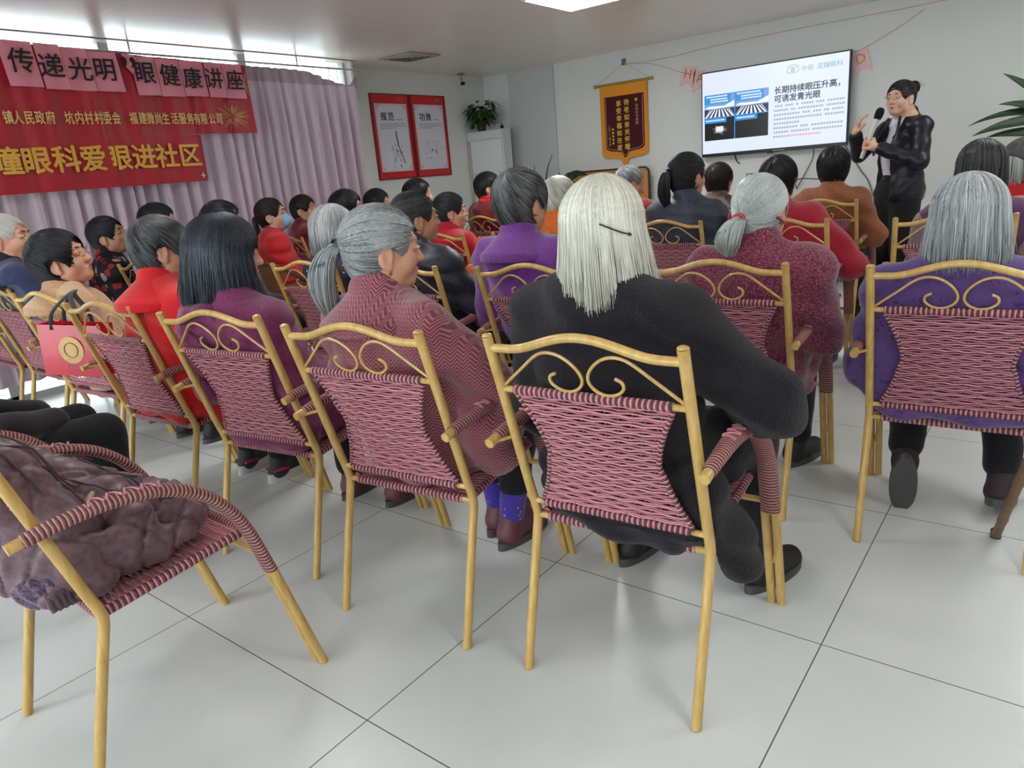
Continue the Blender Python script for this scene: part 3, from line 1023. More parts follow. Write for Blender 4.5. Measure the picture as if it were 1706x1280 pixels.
# tall broad leaved plant at the right edge
t = thing('potted_plant', 'tall plant with long arching leaves at the right edge by the wall', 'plant', (1.85, 5.35, 0), 0)
pot(t, .17, .34, plain('pot_white', (190, 190, 186), .3))
b = MB(); b.tube(spline([(0, 0, .3), (.02, 0, .7), (0, 0, 1.30)], 5), .018, 8); b.build('trunk', STEM, t)
b = MB()
for p, d, L, w, dr in (((0, 0, 1.12), (-1, -.25, .45), .56, .024, .42), ((0, 0, 1.1), (-1, -.35, .2), .50, .032, .30), ((0, 0, 1.12), (-.55, -.2, 1.0), .42, .028, .25), ((0, 0, 1.1), (-.85, -.3, .75), .46, .028, .35), ((0, 0, 1.0), (-1, -.3, .35), .42, .03, .25), ((0, 0, 1.15), (-.8, -.2, .9), .50, .026, .18),
                       ((0, 0, 1.08), (.9, -.1, .5), .45, .03, .5), ((0, 0, 1.05), (.4, -.6, .5), .4, .03, .5), ((0, 0, 1.12), (.5, .3, .8), .4, .03, .4), ((0, 0, 1.0), (-.3, .8, .4), .4, .03, .5), ((0, 0, 1.1), (.1, -.3, 1), .4, .03, .3), ((0, 0, 1.0), (-.6, -.7, .1), .34, .032, .35)):
    leaf(b, (p[0], p[1], p[2] + .14), d, (.2, -.9, .5), L, w * 1.35, dr, .3, 9)
b.build('foliage', LEAFD, t)
# ------------------------------------------------------------------ bamboo look armchairs with rattan back and seat
g = N('bamboo_paint')
v = g.coord((40, 40, 1.5))
f = g.noise(v, 2.0, 3)
f2 = g.noise(g.coord(), 14, 3)
c = g.mix(g.ramp(f, .3, .7), lin((206, 170, 104)), lin((184, 145, 78)))
c = g.mix(g.math('MULTIPLY', g.ramp(f2, .5, .8), .35), c, lin((156, 118, 66)))
g.set(c, .32, 0, .5, None, .15)
BAMB = g.m
WRAP = stripe('rattan_wound', (214, 136, 146), (92, 62, 62), .0125, .40)
WRAPF = stripe('rattan_wound_arm', (208, 138, 138), (96, 66, 60), .0095, .42)
g = N('rattan_strand')
ti = g.attr('tint')
c = g.mix(ti, lin((218, 148, 160)), lin((176, 106, 117)))
c = g.mix(g.math('MULTIPLY', g.noise(g.coord(), 90, 2), .45), c, lin((128, 80, 84)))
g.set(c, .45, 0, .4)
STRAND = g.m
STAKE = plain('rattan_stake', (130, 82, 86), .6, .2, 60)


def post_y(z):
    return .10 + (z - .385) * (-.145 / .49)


def chair_meshes():
    out = []
    PX, PR = .2175, .0118
    for s in (-1, 1):
        b = MB()
        P = [(s * PX, 0, 0), (s * PX, .048, .185), (s * PX, .085, .325), (s * PX, .096, .365), (s * PX, .099, .385), (s * PX, .094, .41), (s * PX, post_y(.46), .46), (s * PX, post_y(.65), .65), (s * PX, post_y(.870), .870)]
        b.tube(P, [PR] * 8 + [PR], 14)
        b.lathe([(PR, 0), (PR * .9, .004), (PR * .5, .0065), (0, .007)], 14, (s * PX, post_y(.870), .869))
        out.append(('rear_leg', b.mesh('rear_leg', 35), BAMB))
    b = MB()
    xs = np.linspace(-PX + .006, PX - .006, 41)
    zz = .842 + .036 * np.where(np.abs(xs) < .155, np.cos(np.clip(xs / .155, -1, 1) * np.pi / 2) ** 1.4, 0)
    zz = np.convolve(np.pad(zz, 2, mode='edge'), np.ones(5) / 5, 'valid')
    b.tube(np.stack([xs, post_y(zz), zz], 1), .0098, 12)
    out.append(('top_rail', b.mesh('top_rail', 35), BAMB))
    sp = [(-.206, .752), (-.15, .797), (-.108, .830), (-.078, .840), (-.046, .833), (-.018, .810), (-.007, .785), (-.016, .764), (-.04, .752), (-.066, .756), (-.083, .770), (-.082, .785), (-.068, .793)]
    for s in (-1, 1):
        b = MB()
        P = spline([(-s * p[0], post_y(p[1]), p[1]) for p in sp], 5)
        b.tube(P, .0036, 7)
        out.append(('scroll', b.mesh('scroll', 35), BAMB))
    for z in (.742, .430):
        b = MB()
        b.tube([(-PX, post_y(z), z), (PX, post_y(z), z)], .0075, 10)
        n = 60
        xx = np.linspace(-.182, .182, n)
        b.tube(np.stack([xx, np.full(n, post_y(z)), np.full(n, z)], 1), .0108, 10, mi=1)
        out.append(('back_bar', b.mesh('back_bar', 35), [BAMB, WRAP]))
    # woven back: strands over stakes
    b = MB()
    z0, z1 = .440, .732
    nr, ns = 43, 11
    def half(t): return .130 + .050 * abs(2 * t - 1) ** 1.6 + (.006 if t < .5 else 0)
    def bow(t, u): return -.010 * math.sin(math.pi * t) * (1 - u * u) 
    rs = np.random.RandomState(1)
    for k in range(nr):
        t = (k + .5) / nr
        z = z0 + (z1 - z0) * t
        w = half(t)
        u = np.linspace(-1, 1, 2 * ns + 1)
        jj = np.arange(2 * ns + 1)
        off = .0010 * np.where(jj % 2 == 1, 0, 1) * ((-1) ** ((jj // 2) + k))
        zw = .0013 * np.where(jj % 2 == 0, 0, 1) * ((-1) ** ((jj // 2) + k // 2))
        y = post_y(z) + bow(t, u) + off
        zz = z + .0004 * rs.randn() + zw
        P = spline(np.stack([u * w, y, zz + 0 * u], 1), 2)
        b.tube(P, .00245, 6, lat=(0, 0, 1), caps=False, r2=.0030, ti=(k % 3) / 2.2 + rs.rand() * .15)
    for j in range(ns):
        uu = -1 + 2 * (j + .5) / ns
        tt = np.linspace(0, 1, 13)
        P = [(uu * half(t), post_y(z0 + (z1 - z0) * t) + bow(t, uu), z0 + (z1 - z0) * t) for t in tt]
        b.tube(P, .0019, 5, caps=False, mi=1)
    for s in (-1, 1):
        tt = np.linspace(-.03, 1.03, 19)
        P = [(s * (half(min(1, max(0, t))) + .001), post_y(z0 + (z1 - z0) * t), z0 + (z1 - z0) * t) for t in tt]
        b.tube(P, .0062, 8, mi=2)
    out.append(('woven_back', b.mesh('woven_back', 0), [STRAND, STAKE, WRAP]))
    # seat frame and woven seat
    b = MB()
    C4 = [(-.2, .10, .385), (.2, .10, .385), (.205, .44, .425), (-.205, .44, .425)]
    b.tube([(-PX, .10, .385), (PX, .10, .385)], .008, 10)
    for p, q in zip(C4, C4[1:] + C4[:1]):
        p, q = np.array(p), np.array(q)
        d = (q - p) * .04
        b.tube(np.linspace(p + d, q - d, 40), .0112, 10, mi=1)
    b.tube([(-.232, .468, .345), (.232, .468, .345)], .008, 10)
    b.tube([(-.18, .44, .42), (-.18, .468, .345)], .006, 8); b.tube([(.18, .44, .42), (.18, .468, .345)], .006, 8)
    out.append(('seat_frame', b.mesh('seat_frame', 35), [BAMB, WRAP]))
    b = MB()
    nr, ns = 50, 12
    def seat_z(y, u): return .385 + (y - .10) * (.04 / .34) - .016 * math.sin(math.pi * min(1, max(0, (y - .1) / .34))) * (1 - u * u)
    for k in range(nr):
        y = .108 + .326 * (k + .5) / nr
        u = np.linspace(-1, 1, 2 * ns + 1)
        off = .001 * np.where(np.arange(2 * ns + 1) % 2 == 1, 0, 1) * ((-1) ** ((np.arange(2 * ns + 1) // 2) + k))
        z = np.array([seat_z(y, q) for q in u]) + off
        b.tube(np.stack([u * .2, y + 0 * u, z], 1), .0033, 5, lat=(0, 1, 0), caps=False, r2=.0034, ti=(k % 3) / 2.2 + rs.rand() * .15)
    for j in range(ns):
        uu = -1 + 2 * (j + .5) / ns
        yy = np.linspace(.10, .44, 12)
        b.tube([(uu * .2, y, seat_z(y, uu)) for y in yy], .002, 5, caps=False, mi=1)
    out.append(('woven_seat', b.mesh('woven_seat', 0), [STRAND, STAKE]))
    arm = spline([(-.03, .613), (.05, .626), (.15, .632), (.25, .618), (.33, .578), (.39, .512), (.427, .435), (.461, .322)], 6)
    for s in (-1, 1):
        b = MB()
        X = s * .25
        n = len(arm)
        P = np.stack([np.full(n, X), arm[:, 0], arm[:, 1]], 1)
        i0 = 2
        b.tube(P[:i0 + 1], .0118, 12)
        tt = np.clip((np.arange(n) - i0) / 14, 0, 1)
        b.tube(P[i0:], .0145 + .0105 * tt[i0:], 14, lat=(1, 0, 0), r2=.0145, mi=1)
        b.tube([(s * PX, post_y(.615), .615), (X, -.02, .613)], .0045, 8)
        # braided flat top
        for q in range(9):
            yq = .12 + q * .017
            kq = np.argmin(np.abs(arm[:, 0] - yq))
            zq = arm[kq, 1] + .0135
            sg = 1 if q % 2 else -1
            b.tube([(X - .016, yq - sg * .006, zq), (X, yq, zq + .003), (X + .016, yq + sg * .006, zq)], .0026, 5, mi=2)
        out.append(('armrest', b.mesh('armrest', 35), [BAMB, WRAPF, STRAND]))
    for s in (-1, 1):
        b = MB()
        for X in (.2365, .2625):
            b.tube([(s * X, .461, .322), (s * X, .470, .29), (s * X, .55, 0)], .0118, 12)
        b.lathe([(.006, -.012), (.006, .012)], 8, (s * .2495, .51, .16))
        out.append(('front_leg', b.mesh('front_leg', 35), BAMB))
    return out

CH = chair_meshes()
for nm, me, ms in CH:
    for m in (ms if isinstance(ms, list) else [ms]):
        me.materials.append(m)


def chair(x, y, rot, label):
    t = thing('armchair', label, 'chair', (x, y, 0), rot, 'gold armchairs with rose rattan')
    for nm, me, ms in CH:
        link(nm, me, t)
    return t

CHAIRS = [
    (.255, -.457, -2, 'gold armchair with a brown padded coat heaped on its rose rattan seat'),
    (-.62, -.50, -2, 'gold armchair of the person whose black knees show behind the heaped brown coat'),
    (1.235, .36, 3.5, 'gold rattan armchair of the white bobbed woman in black fur, nearest the middle'),
    (.615, .30, 6.5, 'gold rattan armchair of the grey ponytail woman in the herringbone coat'),
    (-.04, .31, 8, 'gold rattan armchair of the black bobbed woman in the magenta hooded jacket'),
    (-.75, .30, 4.5, 'gold rattan armchair of the grey haired person in the bright red jacket'),
    (-1.5, .375, 4.6, 'gold rattan armchair with a red paper bag hung from its post'),
    (-2.2, .43, 0, 'sunlit gold armchair of the white haired man in navy at the left edge'),
    (1.774, 1.38, 2.7, 'gold rattan armchair of the grey bobbed woman in the dotted purple coat'),
    (1.10, 1.39, 2.7, 'gold rattan armchair of the white low ponytail woman in the mottled maroon coat'),
    (.44, 1.28, 3, 'gold rattan armchair of the short grey haired person in the purple collared coat'),
    (-.21, 1.25, 3, 'gold armchair of the earringed woman in the black quilted jacket, only one post showing'),
    (-.91, 1.31, 3, 'gold rattan armchair of the grey bobbed person in the white dotted black top'),
    (-1.66, 1.22, 0, 'gold armchair hidden behind the red jacket and the black bob in the middle row'),
    (-2.33, 1.2, 0, 'gold armchair in front of the floral jacket woman by the curtain'),
    (-2.92, 1.06, -14, 'gold armchair of the floral jacket woman beside the curtain'),
    (1.585, 2.79, 8, 'gold rattan armchair of the dark haired woman in the purple vest'),
    (.855, 2.81, 3, 'gold rattan armchair of the person in the crimson sweater'),
    (.19, 2.91, 3, 'gold rattan armchair of the black ponytail woman in the navy padded jacket'),
    (-.52, 2.54, -8, 'gold armchair with an orange tote bag hung from its post'),
    (-1.16, 2.51, 3, 'gold rattan armchair of the half pinned dark haired woman in the red coat'),
    (-2.80, 2.60, -8, 'gold armchair of the short haired person in maroon beside the curtain'),
    (.71, 4.06, 2, 'gold rattan armchair of the black haired person in the brown jacket'),
    (0.0, 3.93, 2, 'gold rattan armchair of the short haired person with the brown fur collar'),
    (-.66, 3.95, 0, 'gold armchair of the grey haired person in front of the folded table'),
    (-1.95, 3.9, 0, 'gold armchair of the black haired person with the bright red scarf'),
    (-2.62, 3.20, 0, 'gold armchair of the black haired person below the curtain end'),
    (-1.98, 3.05, 0, 'gold armchair of the dark haired person seen below the red posters'),
    (1.78, 3.62, 0, 'gold armchair of the white haired person in the dark cap at the right edge'),
    (-2.80, .43, 0, 'sunlit gold armchair cut by the left edge, beside the man in navy'),
]
for c_ in CHAIRS:
    chair(*c_)

# brown wicker tub chairs further back
WICK = stripe('wicker_brown', (150, 92, 66), (96, 54, 40), .011, .5)
g = N('wicker_shell')
v = g.coord()
x, y, z = g.xyz(v)
f = g.math('SINE', g.math('MULTIPLY', z, 520.0))
c = g.mix(g.ramp(f, -.6, .6), lin((158, 98, 74)), lin((104, 60, 46)))
g.set(c, .5, 0, .4); g.bump(f, .5, .003)
WSHELL = g.m


def tub_chair(x, y, rot, label):
    t = thing('wicker_chair', label, 'chair', (x, y, 0), rot, 'brown wicker tub chairs')
    b = MB()
    n = 33
    A = np.linspace(R(180 - 8), R(360 + 8), n)
    top = .62 + .16 * np.clip(-np.sin(A), 0, 1) ** .7
    G = np.zeros((n, 9, 3))
    for i, a in enumerate(A):
        for j in range(9):
            s = j / 8
            r = .225 + .035 * s
            G[i, j] = (r * math.cos(a), .24 + r * math.sin(a) * .95, .36 + (top[i] - .36) * s)
    b.grid(G); b.grid((G * np.array([.965, 1, 1]) + np.array([0, .012, 0]))[::-1])
    b.build('shell_back', WSHELL, t, sharp=0)
    b = MB(); b.tube(G[:, 8], .014, 9); b.build('rim', WICK, t)
    b = MB(); b.lathe([(0, .345), (.215, .345), (.225, .36), (.22, .378), (.1, .385), (0, .385)], 28, (0, .24, 0)); b.build('seat', WSHELL, t)
    for sx in (-1, 1):
        for sy in (0.06, .42):
            b = MB(); b.tube([(sx * .17, sy, .36), (sx * .19, sy, 0)], .014, 9); b.build('leg', WICK, t)

tub_chair(-2.47, 2.02, -20, 'brown wicker tub chair of the masked woman in the red padded jacket')
tub_chair(-1.83, 2.15, 0, 'brown wicker tub chair right of the masked woman, half hidden by the grey bob')
# ------------------------------------------------------------------ implicit surfaces for bodies and clothes
class Field:
    def __init__(s, x, y, z):
        s.x, s.y, s.z = [np.asarray(a, np.float32) for a in (x, y, z)]
        s.D = np.full((len(x), len(y), len(z)), .2, np.float32)

    def block(s, lo, hi):
        sl = []
        for a, l, h in zip((s.x, s.y, s.z), lo, hi):
            i, j = np.searchsorted(a, l), np.searchsorted(a, h)
            if i >= j:
                return None, None
            sl.append(slice(i, j))
        P = np.stack(np.meshgrid(s.x[sl[0]], s.y[sl[1]], s.z[sl[2]], indexing='ij'), -1)
        return tuple(sl), P

    def put(s, fn, lo, hi, k, op):
        m = k + .03
        sl, P = s.block(np.asarray(lo) - m, np.asarray(hi) + m)
        if sl is None:
            return
        d = fn(P)
        D = s.D[sl]
        if op == 0:
            h = np.maximum(k - np.abs(D - d), 0) / k
            s.D[sl] = np.minimum(D, d) - h * h * k * .25
        else:
            d = -d
            h = np.maximum(k - np.abs(D - d), 0) / k
            s.D[sl] = np.maximum(D, d) + h * h * k * .25

    def cone(s, a, b, ra, rb, k=.02, fl=None, op=0, T=None):
        a, b = np.asarray(a, float), np.asarray(b, float)
        f = np.ones(3) if fl is None else np.asarray(fl, float)
        def fn(P):
            if T is not None:
                P = (P - T[0]) @ T[1]
            p = P * f
            A, B = a * f, b * f
            ba = B - A
            h = np.clip(((p - A) @ ba) / (ba @ ba + 1e-12), 0, 1)
            return (np.linalg.norm(p - A - h[..., None] * ba, axis=-1) - (ra + (rb - ra) * h)) / f.max()
        if T is not None:
            wa, wb = T[0] + T[1] @ a, T[0] + T[1] @ b
        else:
            wa, wb = a, b
        r = max(ra, rb) / f.min()
        s.put(fn, np.minimum(wa, wb) - r, np.maximum(wa, wb) + r, k, op)

    def ell(s, c, r, k=.02, op=0, T=None):
        c, r = np.asarray(c, float), np.asarray(r, float)
        def fn(P):
            if T is not None:
                P = (P - T[0]) @ T[1]
            p = (P - c)
            k0 = np.linalg.norm(p / r, axis=-1)
            k1 = np.linalg.norm(p / (r * r), axis=-1) + 1e-9
            return k0 * (k0 - 1) / k1
        w = c if T is None else T[0] + T[1] @ c
        m = r.max() if T is not None else r
        s.put(fn, w - m, w + m, k, op)

    def warp(s, fn):
        """displace the surface where it is near"""
        m = np.abs(s.D) < .05
        i, j, k = np.nonzero(m)
        s.D[m] += fn(s.x[i], s.y[j], s.z[k]).astype(np.float32)

    def nets(s):
        D = s.D
        S = D < 0
        nx, ny, nz = D.shape
        c = np.zeros((nx - 1, ny - 1, nz - 1), np.int8)
        for a in (0, 1):
            for b in (0, 1):
                for d in (0, 1):
                    c += S[a:nx - 1 + a, b:ny - 1 + b, d:nz - 1 + d]
        act = (c > 0) & (c < 8)
        I, J, K = np.nonzero(act)
        idx = np.full(act.shape, -1, np.int64)
        idx[I, J, K] = np.arange(len(I))
        acc = np.zeros((len(I), 3)); cnt = np.zeros(len(I))
        X, Y, Z = s.x, s.y, s.z
        for ax in range(3):
            for u in (0, 1):
                for v_ in (0, 1):
                    o0 = [0, 0, 0]; o1 = [0, 0, 0]
                    p = [q for q in range(3) if q != ax]
                    o0[p[0]] = o1[p[0]] = u
                    o0[p[1]] = o1[p[1]] = v_
                    o1[ax] = 1
                    d0 = D[I + o0[0], J + o0[1], K + o0[2]]; d1 = D[I + o1[0], J + o1[1], K + o1[2]]
                    m = (d0 < 0) != (d1 < 0)
                    t = np.where(m, d0 / np.where(m, d0 - d1, 1), 0)
                    p0 = np.stack([X[I + o0[0]], Y[J + o0[1]], Z[K + o0[2]]], 1)
                    p1 = np.stack([X[I + o1[0]], Y[J + o1[1]], Z[K + o1[2]]], 1)
                    acc += np.where(m[:, None], p0 + (p1 - p0) * t[:, None], 0)
                    cnt += m
        V = acc / np.maximum(cnt, 1)[:, None]
        Q = []
        for ax in range(3):
            a0 = [slice(None)] * 3; a1 = [slice(None)] * 3
            a0[ax] = slice(0, -1); a1[ax] = slice(1, None)
            s0, s1 = S[tuple(a0)], S[tuple(a1)]
            e = s0 != s1
            i, j, k = np.nonzero(e)
            q = [i, j, k]
            p = [u for u in range(3) if u != ax]
            ok = (q[p[0]] > 0) & (q[p[1]] > 0) & (q[p[0]] < act.shape[p[0]]) & (q[p[1]] < act.shape[p[1]])
            q = [u[ok] for u in q]
            inside = s0[q[0], q[1], q[2]]
            def cell(du, dv):
                w = [u.copy() for u in q]
                w[p[0]] = w[p[0]] - du; w[p[1]] = w[p[1]] - dv
                return idx[w[0], w[1], w[2]]
            f = np.stack([cell(0, 0), cell(1, 0), cell(1, 1), cell(0, 1)], 1)
            flip = inside if ax != 1 else ~inside
            f[~flip] = f[~flip][:, ::-1]
            Q.append(f)
        Q = np.concatenate(Q)
        Q = Q[(Q >= 0).all(1)]
        return V, Q

    def into(s, b, ti=None, mi=0):
        V, Q = s.nets()
        if len(Q):
            b.add(V, Q, ti=ti, mi=mi)


def axis(lo, hi, h, fine=()):
    """grid lines every h, every f inside the fine spans (lo, hi, f)"""
    out = []
    p = lo
    while p < hi:
        out.append(p)
        st = h
        for a, c, f in fine:
            if a <= p < c:
                st = min(st, f)
            elif p < a < p + st:
                st = max(a - p, f)
        p += st
    out.append(p)
    return np.array(out)


def rotm(yaw, pitch=0, roll=0):
    """yaw > 0 turns to the own left; pitch > 0 looks up"""
    a, p, r = R(yaw), R(pitch), R(roll)
    Z = np.array([[math.cos(a), -math.sin(a), 0], [math.sin(a), math.cos(a), 0], [0, 0, 1]])
    X = np.array([[1, 0, 0], [0, math.cos(p), -math.sin(p)], [0, math.sin(p), math.cos(p)]])
    Y = np.array([[math.cos(r), 0, math.sin(r)], [0, 1, 0], [-math.sin(r), 0, math.cos(r)]])
    return Z @ X @ Y


def skin_mat(name, c, red):
    g = N(name)
    v = g.coord()
    f = g.noise(v, 24, 4)
    f2 = g.noise(v, 160, 2)
    col = g.mix(g.ramp(f, .35, .7), lin(c), lin(red))
    col = g.mix(g.math('MULTIPLY', f2, .2), col, lin(tuple(q * .8 for q in c)))
    g.set(col, .5, 0, .4)
    g.b.inputs['Subsurface Weight'].default_value = .08
    g.b.inputs['Subsurface Radius'].default_value = (.008, .003, .002)
    g.bump(f2, .12, .001)
    return g.m

SKIN = [skin_mat('skin_warm', (212, 160, 132), (196, 132, 108)), skin_mat('skin_tan', (192, 142, 112), (176, 118, 92)), skin_mat('skin_pale', (224, 182, 158), (208, 148, 128))]
EYEW = plain('eye_white', (206, 200, 192), .25, .03, 20)
EYED = plain('eye_dark', (26, 18, 16), .15, .1, 20)
LIPS = plain('lip_rose', (166, 92, 84), .45, .1, 60)


def hair_mat(name, c0, c1, rough=.42):
    g = N(name)
    ti = g.attr('tint')
    g.set(g.mix(ti, lin(c0), lin(c1)), rough, 0, .45)
    return g.m

HAIRM = {}
def hm(key):
    if key not in HAIRM:
        c0, c1 = {'black': ((16, 15, 18), (52, 50, 58)), 'bluish': ((16, 19, 28), (66, 76, 94)), 'brown': ((26, 18, 16), (66, 54, 48)), 'dark': ((26, 25, 28), (104, 104, 108)), 'pepper': ((28, 27, 30), (158, 158, 160)),
                  'grey': ((62, 64, 68), (206, 208, 210)), 'steel': ((84, 88, 92), (216, 220, 222)), 'silver': ((138, 144, 144), (226, 230, 228)), 'white': ((160, 156, 142), (246, 243, 231)), 'thin': ((186, 178, 168), (236, 232, 226))}[key]
        HAIRM[key] = hair_mat('hair_' + key, c0, c1)
    return HAIRM[key]


def strands(b, P, r, ti, lift=None):
    """P: N x K x 3 paths; three sided tapering strands"""
    n, k = P.shape[:2]
    T = np.gradient(P, axis=1)
    T /= np.linalg.norm(T, axis=2, keepdims=True) + 1e-9
    up = np.array([.3, .2, .93])
    A = np.cross(T, up); A /= np.linalg.norm(A, axis=2, keepdims=True) + 1e-9
    Bn = np.cross(T, A)
    th = np.array([0, 2.094, 4.189])
    rr_ = (np.asarray(r)[None, :, None, None] if np.ndim(r) else r)
    V = P[:, :, None] + rr_ * (A[:, :, None] * np.cos(th)[None, None, :, None] + Bn[:, :, None] * np.sin(th)[None, None, :, None])
    base = (np.arange(n) * k * 3)[:, None, None]
    i = (np.arange(k - 1) * 3)[None, :, None]
    j = np.arange(3)[None, None, :]
    j2 = (j + 1) % 3
    Q = np.stack([base + i + j, base + i + j2, base + i + 3 + j2, base + i + 3 + j], -1).reshape(-1, 4)
    b.add(V.reshape(-1, 3), Q, ti=np.repeat(ti, k * 3))


class Head:
    SC = np.array([0, -.012, .026])

    def __init__(s, th):
        s.th = th

    def rad(s, d):
        """hair surface distance from SC along unit d"""
        a = np.array([.074 + s.th, .092 + s.th, .082 + s.th])
        low = d[..., 2] < 0
        c = np.where(low, .136 + s.th * .4, a[2])
        return 1 / np.sqrt((d[..., 0] / a[0]) ** 2 + (d[..., 1] / a[1]) ** 2 + (d[..., 2] / c) ** 2)

    def face(s, p, g=1.0):
        q = (p - np.array([0, .108, -.05])) / (np.array([.074, .076, .118]) * g)
        return (q ** 2).sum(-1) < 1

    def ear(s, p):
        q = (np.abs(p) * np.array([1, 0, 0]) + p * np.array([0, 1, 1]) - np.array([.092, .006, -.028])) / np.array([.036, .026, .044])
        return (q ** 2).sum(-1) < 1


def uni(v):
    return v / (np.linalg.norm(v, axis=-1, keepdims=True) + 1e-12)


def hair(par, T, S, kind, key, n, seed, th=.012, zend=-.13, bias=.5, r=.0011, tie=(0, -.97, -.10), wav=.0, flare=.0, jag=.035):
    """hair as a shell with lying strands; T head frame, S head scale"""
    rs = np.random.RandomState(seed)
    h = Head(th)
    b = MB()
    f = .0075 if n > 500 else .011
    m = .155
    F = Field(axis(-m, m, f), axis(-m, m, f), axis(min(-.15, zend - .02), .135, f))
    a = np.array([.074, .092, .082]) + th - .003
    F.ell((0, -.012, .026), a, .01)
    if kind == 'bob':
        F.cone((0, -.014, .0), (0, -.020, zend + .055), .068 + th, .062 + th, .02, fl=(1, .82, 1))
    else:
        F.ell((0, -.012, -.005), (.063 + th * .9, .077 + th * .9, .098 if kind != 'thin' else .08), .02)
    F.ell((0, .108, -.05), (.072, .074, .116), .012, 1)
    if kind == 'bob':
        F.cone((0, .06, -.06), (0, .05, zend - .1), .062, .07, .015, op=1)
    else:
        for sx in (-1, 1):
            F.ell((sx * .092, .018, -.034), (.034, .038, .048), .008, 1)
        F.cone((0, -.2, -.17), (0, .2, -.13), .075, .09, .01, op=1)
    F.into(b, ti=bias * .55)
    K = 9
    if kind in ('short', 'thin', 'crop'):
        Pp = uni(np.array([0.05, -.5, .86]))
        e1 = uni(np.cross(Pp, [0, 1, 0])); e2 = np.cross(Pp, e1)
        ph = rs.rand(n) * 2 * np.pi
        t0 = (rs.rand(n) ** .75) * 1.95
        ln = .45 + .45 * rs.rand(n)
        tt = t0[:, None] + ln[:, None] * np.linspace(0, 1, K)[None]
        sw = ph[:, None] + .28 * (tt - t0[:, None]) + .1 * rs.randn(n, 1)
        q = np.cos(sw)[..., None] * e1 + np.sin(sw)[..., None] * e2
        d = np.cos(tt)[..., None] * Pp + np.sin(tt)[..., None] * q
        lift = 1 + .012 + .03 * rs.rand(n, 1) * np.linspace(0, 1, K)[None] ** 2
        P = h.SC + d * (h.rad(d) * lift)[..., None]
        bad = h.face(P) | h.ear(P) | (P[..., 2] < -.10)
    elif kind == 'bob':
        Pp = uni(np.array([rs.uniform(-.05, .05), .12, .99]))
        e1 = uni(np.cross(Pp, [0, 1, 0])); e2 = np.cross(Pp, e1)
        ph = rs.rand(n) * 2 * np.pi
        K = 14
        t0 = .05 + .9 * rs.rand(n) ** 1.4
        te = 1.62
        frac = np.linspace(0, 1, K)
        arcn = 8
        tt = t0[:, None] + (te - t0)[:, None] * np.linspace(0, 1, arcn)[None]
        sw = ph[:, None] + .05 * rs.randn(n, 1) * np.linspace(0, 1, arcn)[None]
        q = np.cos(sw)[..., None] * e1 + np.sin(sw)[..., None] * e2
        d = np.cos(tt)[..., None] * Pp + np.sin(tt)[..., None] * q
        lift = 1 + .01 + .035 * rs.rand(n, 1)
        A = h.SC + d * (h.rad(d) * lift)[..., None]
        e = A[:, -1]
        ze = zend + jag * (rs.rand(n) - .7)
        clump = np.floor(ph * 9)
        cr = np.random.RandomState(seed + 5).rand(80)[clump.astype(int) % 80]
        s_ = np.linspace(0, 1, K - arcn + 1)[None, 1:, None]
        out = uni(e * np.array([1, 1, 0]) + np.array([0, .02, 0]))
        curl = (flare * s_ ** 1.3 * (.4 + 1.2 * cr[:, None, None]) + wav * np.sin(s_ * 7 + cr[:, None, None] * 20) * s_ + .006 * np.sin(s_ * 2.2) - .018 * s_ ** 2.2 + .012 * s_ ** 2 * rs.randn(n, 1, 1) * .8)
        Bp = e[:, None] * (1 - 0 * s_)
        Bp = np.concatenate([Bp[..., :2] + out[:, None, :2] * curl, e[:, None, 2:] + (ze[:, None, None] - e[:, None, 2:]) * s_], -1)
        P = np.concatenate([A, Bp], 1)
        bad = h.face(P) | ((P[..., 1] > .045) & (P[..., 2] < .02) & (np.abs(P[..., 0]) < .075))
    else:                                   # drawn back to a tie
        Tt = uni(np.array(tie))
        d0 = uni(rs.randn(n * 3, 3))
        p0 = h.SC + d0 * h.rad(d0)[:, None]
        ok = ~(h.face(p0, .98) | h.ear(p0) | (p0[:, 2] < -.098))
        d0 = d0[ok][:n]
        n = len(d0)
        om = np.arccos(np.clip(d0 @ Tt, -1, 1))
        tt = np.linspace(0, 1, K)[None]
        so = np.sin(om)[:, None] + 1e-6
        d = (np.sin((1 - tt) * om[:, None]) / so)[..., None] * d0[:, None] + (np.sin(tt * om[:, None]) / so)[..., None] * Tt
        d = uni(d)
        lift = 1 + .006 + .018 * rs.rand(n, 1)
        P = h.SC + d * (h.rad(d) * lift)[..., None]
        bad = h.face(P, .97) | h.ear(P)
    # a strand stops where it would cross the face: collapse the rest onto its last good point
    first = np.where(bad.any(1), bad.argmax(1), K)
    keep = first > 2
    P, first = P[keep], first[keep]
    ii = np.minimum(np.arange(P.shape[1])[None], (first - 1)[:, None])
    P = np.take_along_axis(P, ii[..., None], 1)
    cl = np.random.RandomState(seed + 9).rand(400)[(np.floor(np.arctan2(P[:, 2, 0], -P[:, 2, 1]) * 22).astype(int) + np.floor(P[:, 0, 2] * 60).astype(int) * 7) % 400]
    ti = np.clip(bias + .40 * (rs.rand(len(P)) - .5) + .34 * (cl - .5) + .22 * np.sin(P[:, 0, 0] * 90 + P[:, 0, 1] * 60), 0, 1)
    rr_ = r * np.concatenate([np.ones(P.shape[1] - 3), [.85, .6, .3]])
    strands(b, P, rr_, ti)
    Tm = np.asarray(T[1]); Tc = np.asarray(T[0])
    b.v = [(v * S) @ Tm.T + Tc for v in b.v]
    ob = b.build('hair', hm(key), par, sharp=0)
    tp = h.SC + uni(np.array(tie)) * h.rad(uni(np.array(tie))[None])[0]
    return ob, (tp * S) @ Tm.T + Tc, rs


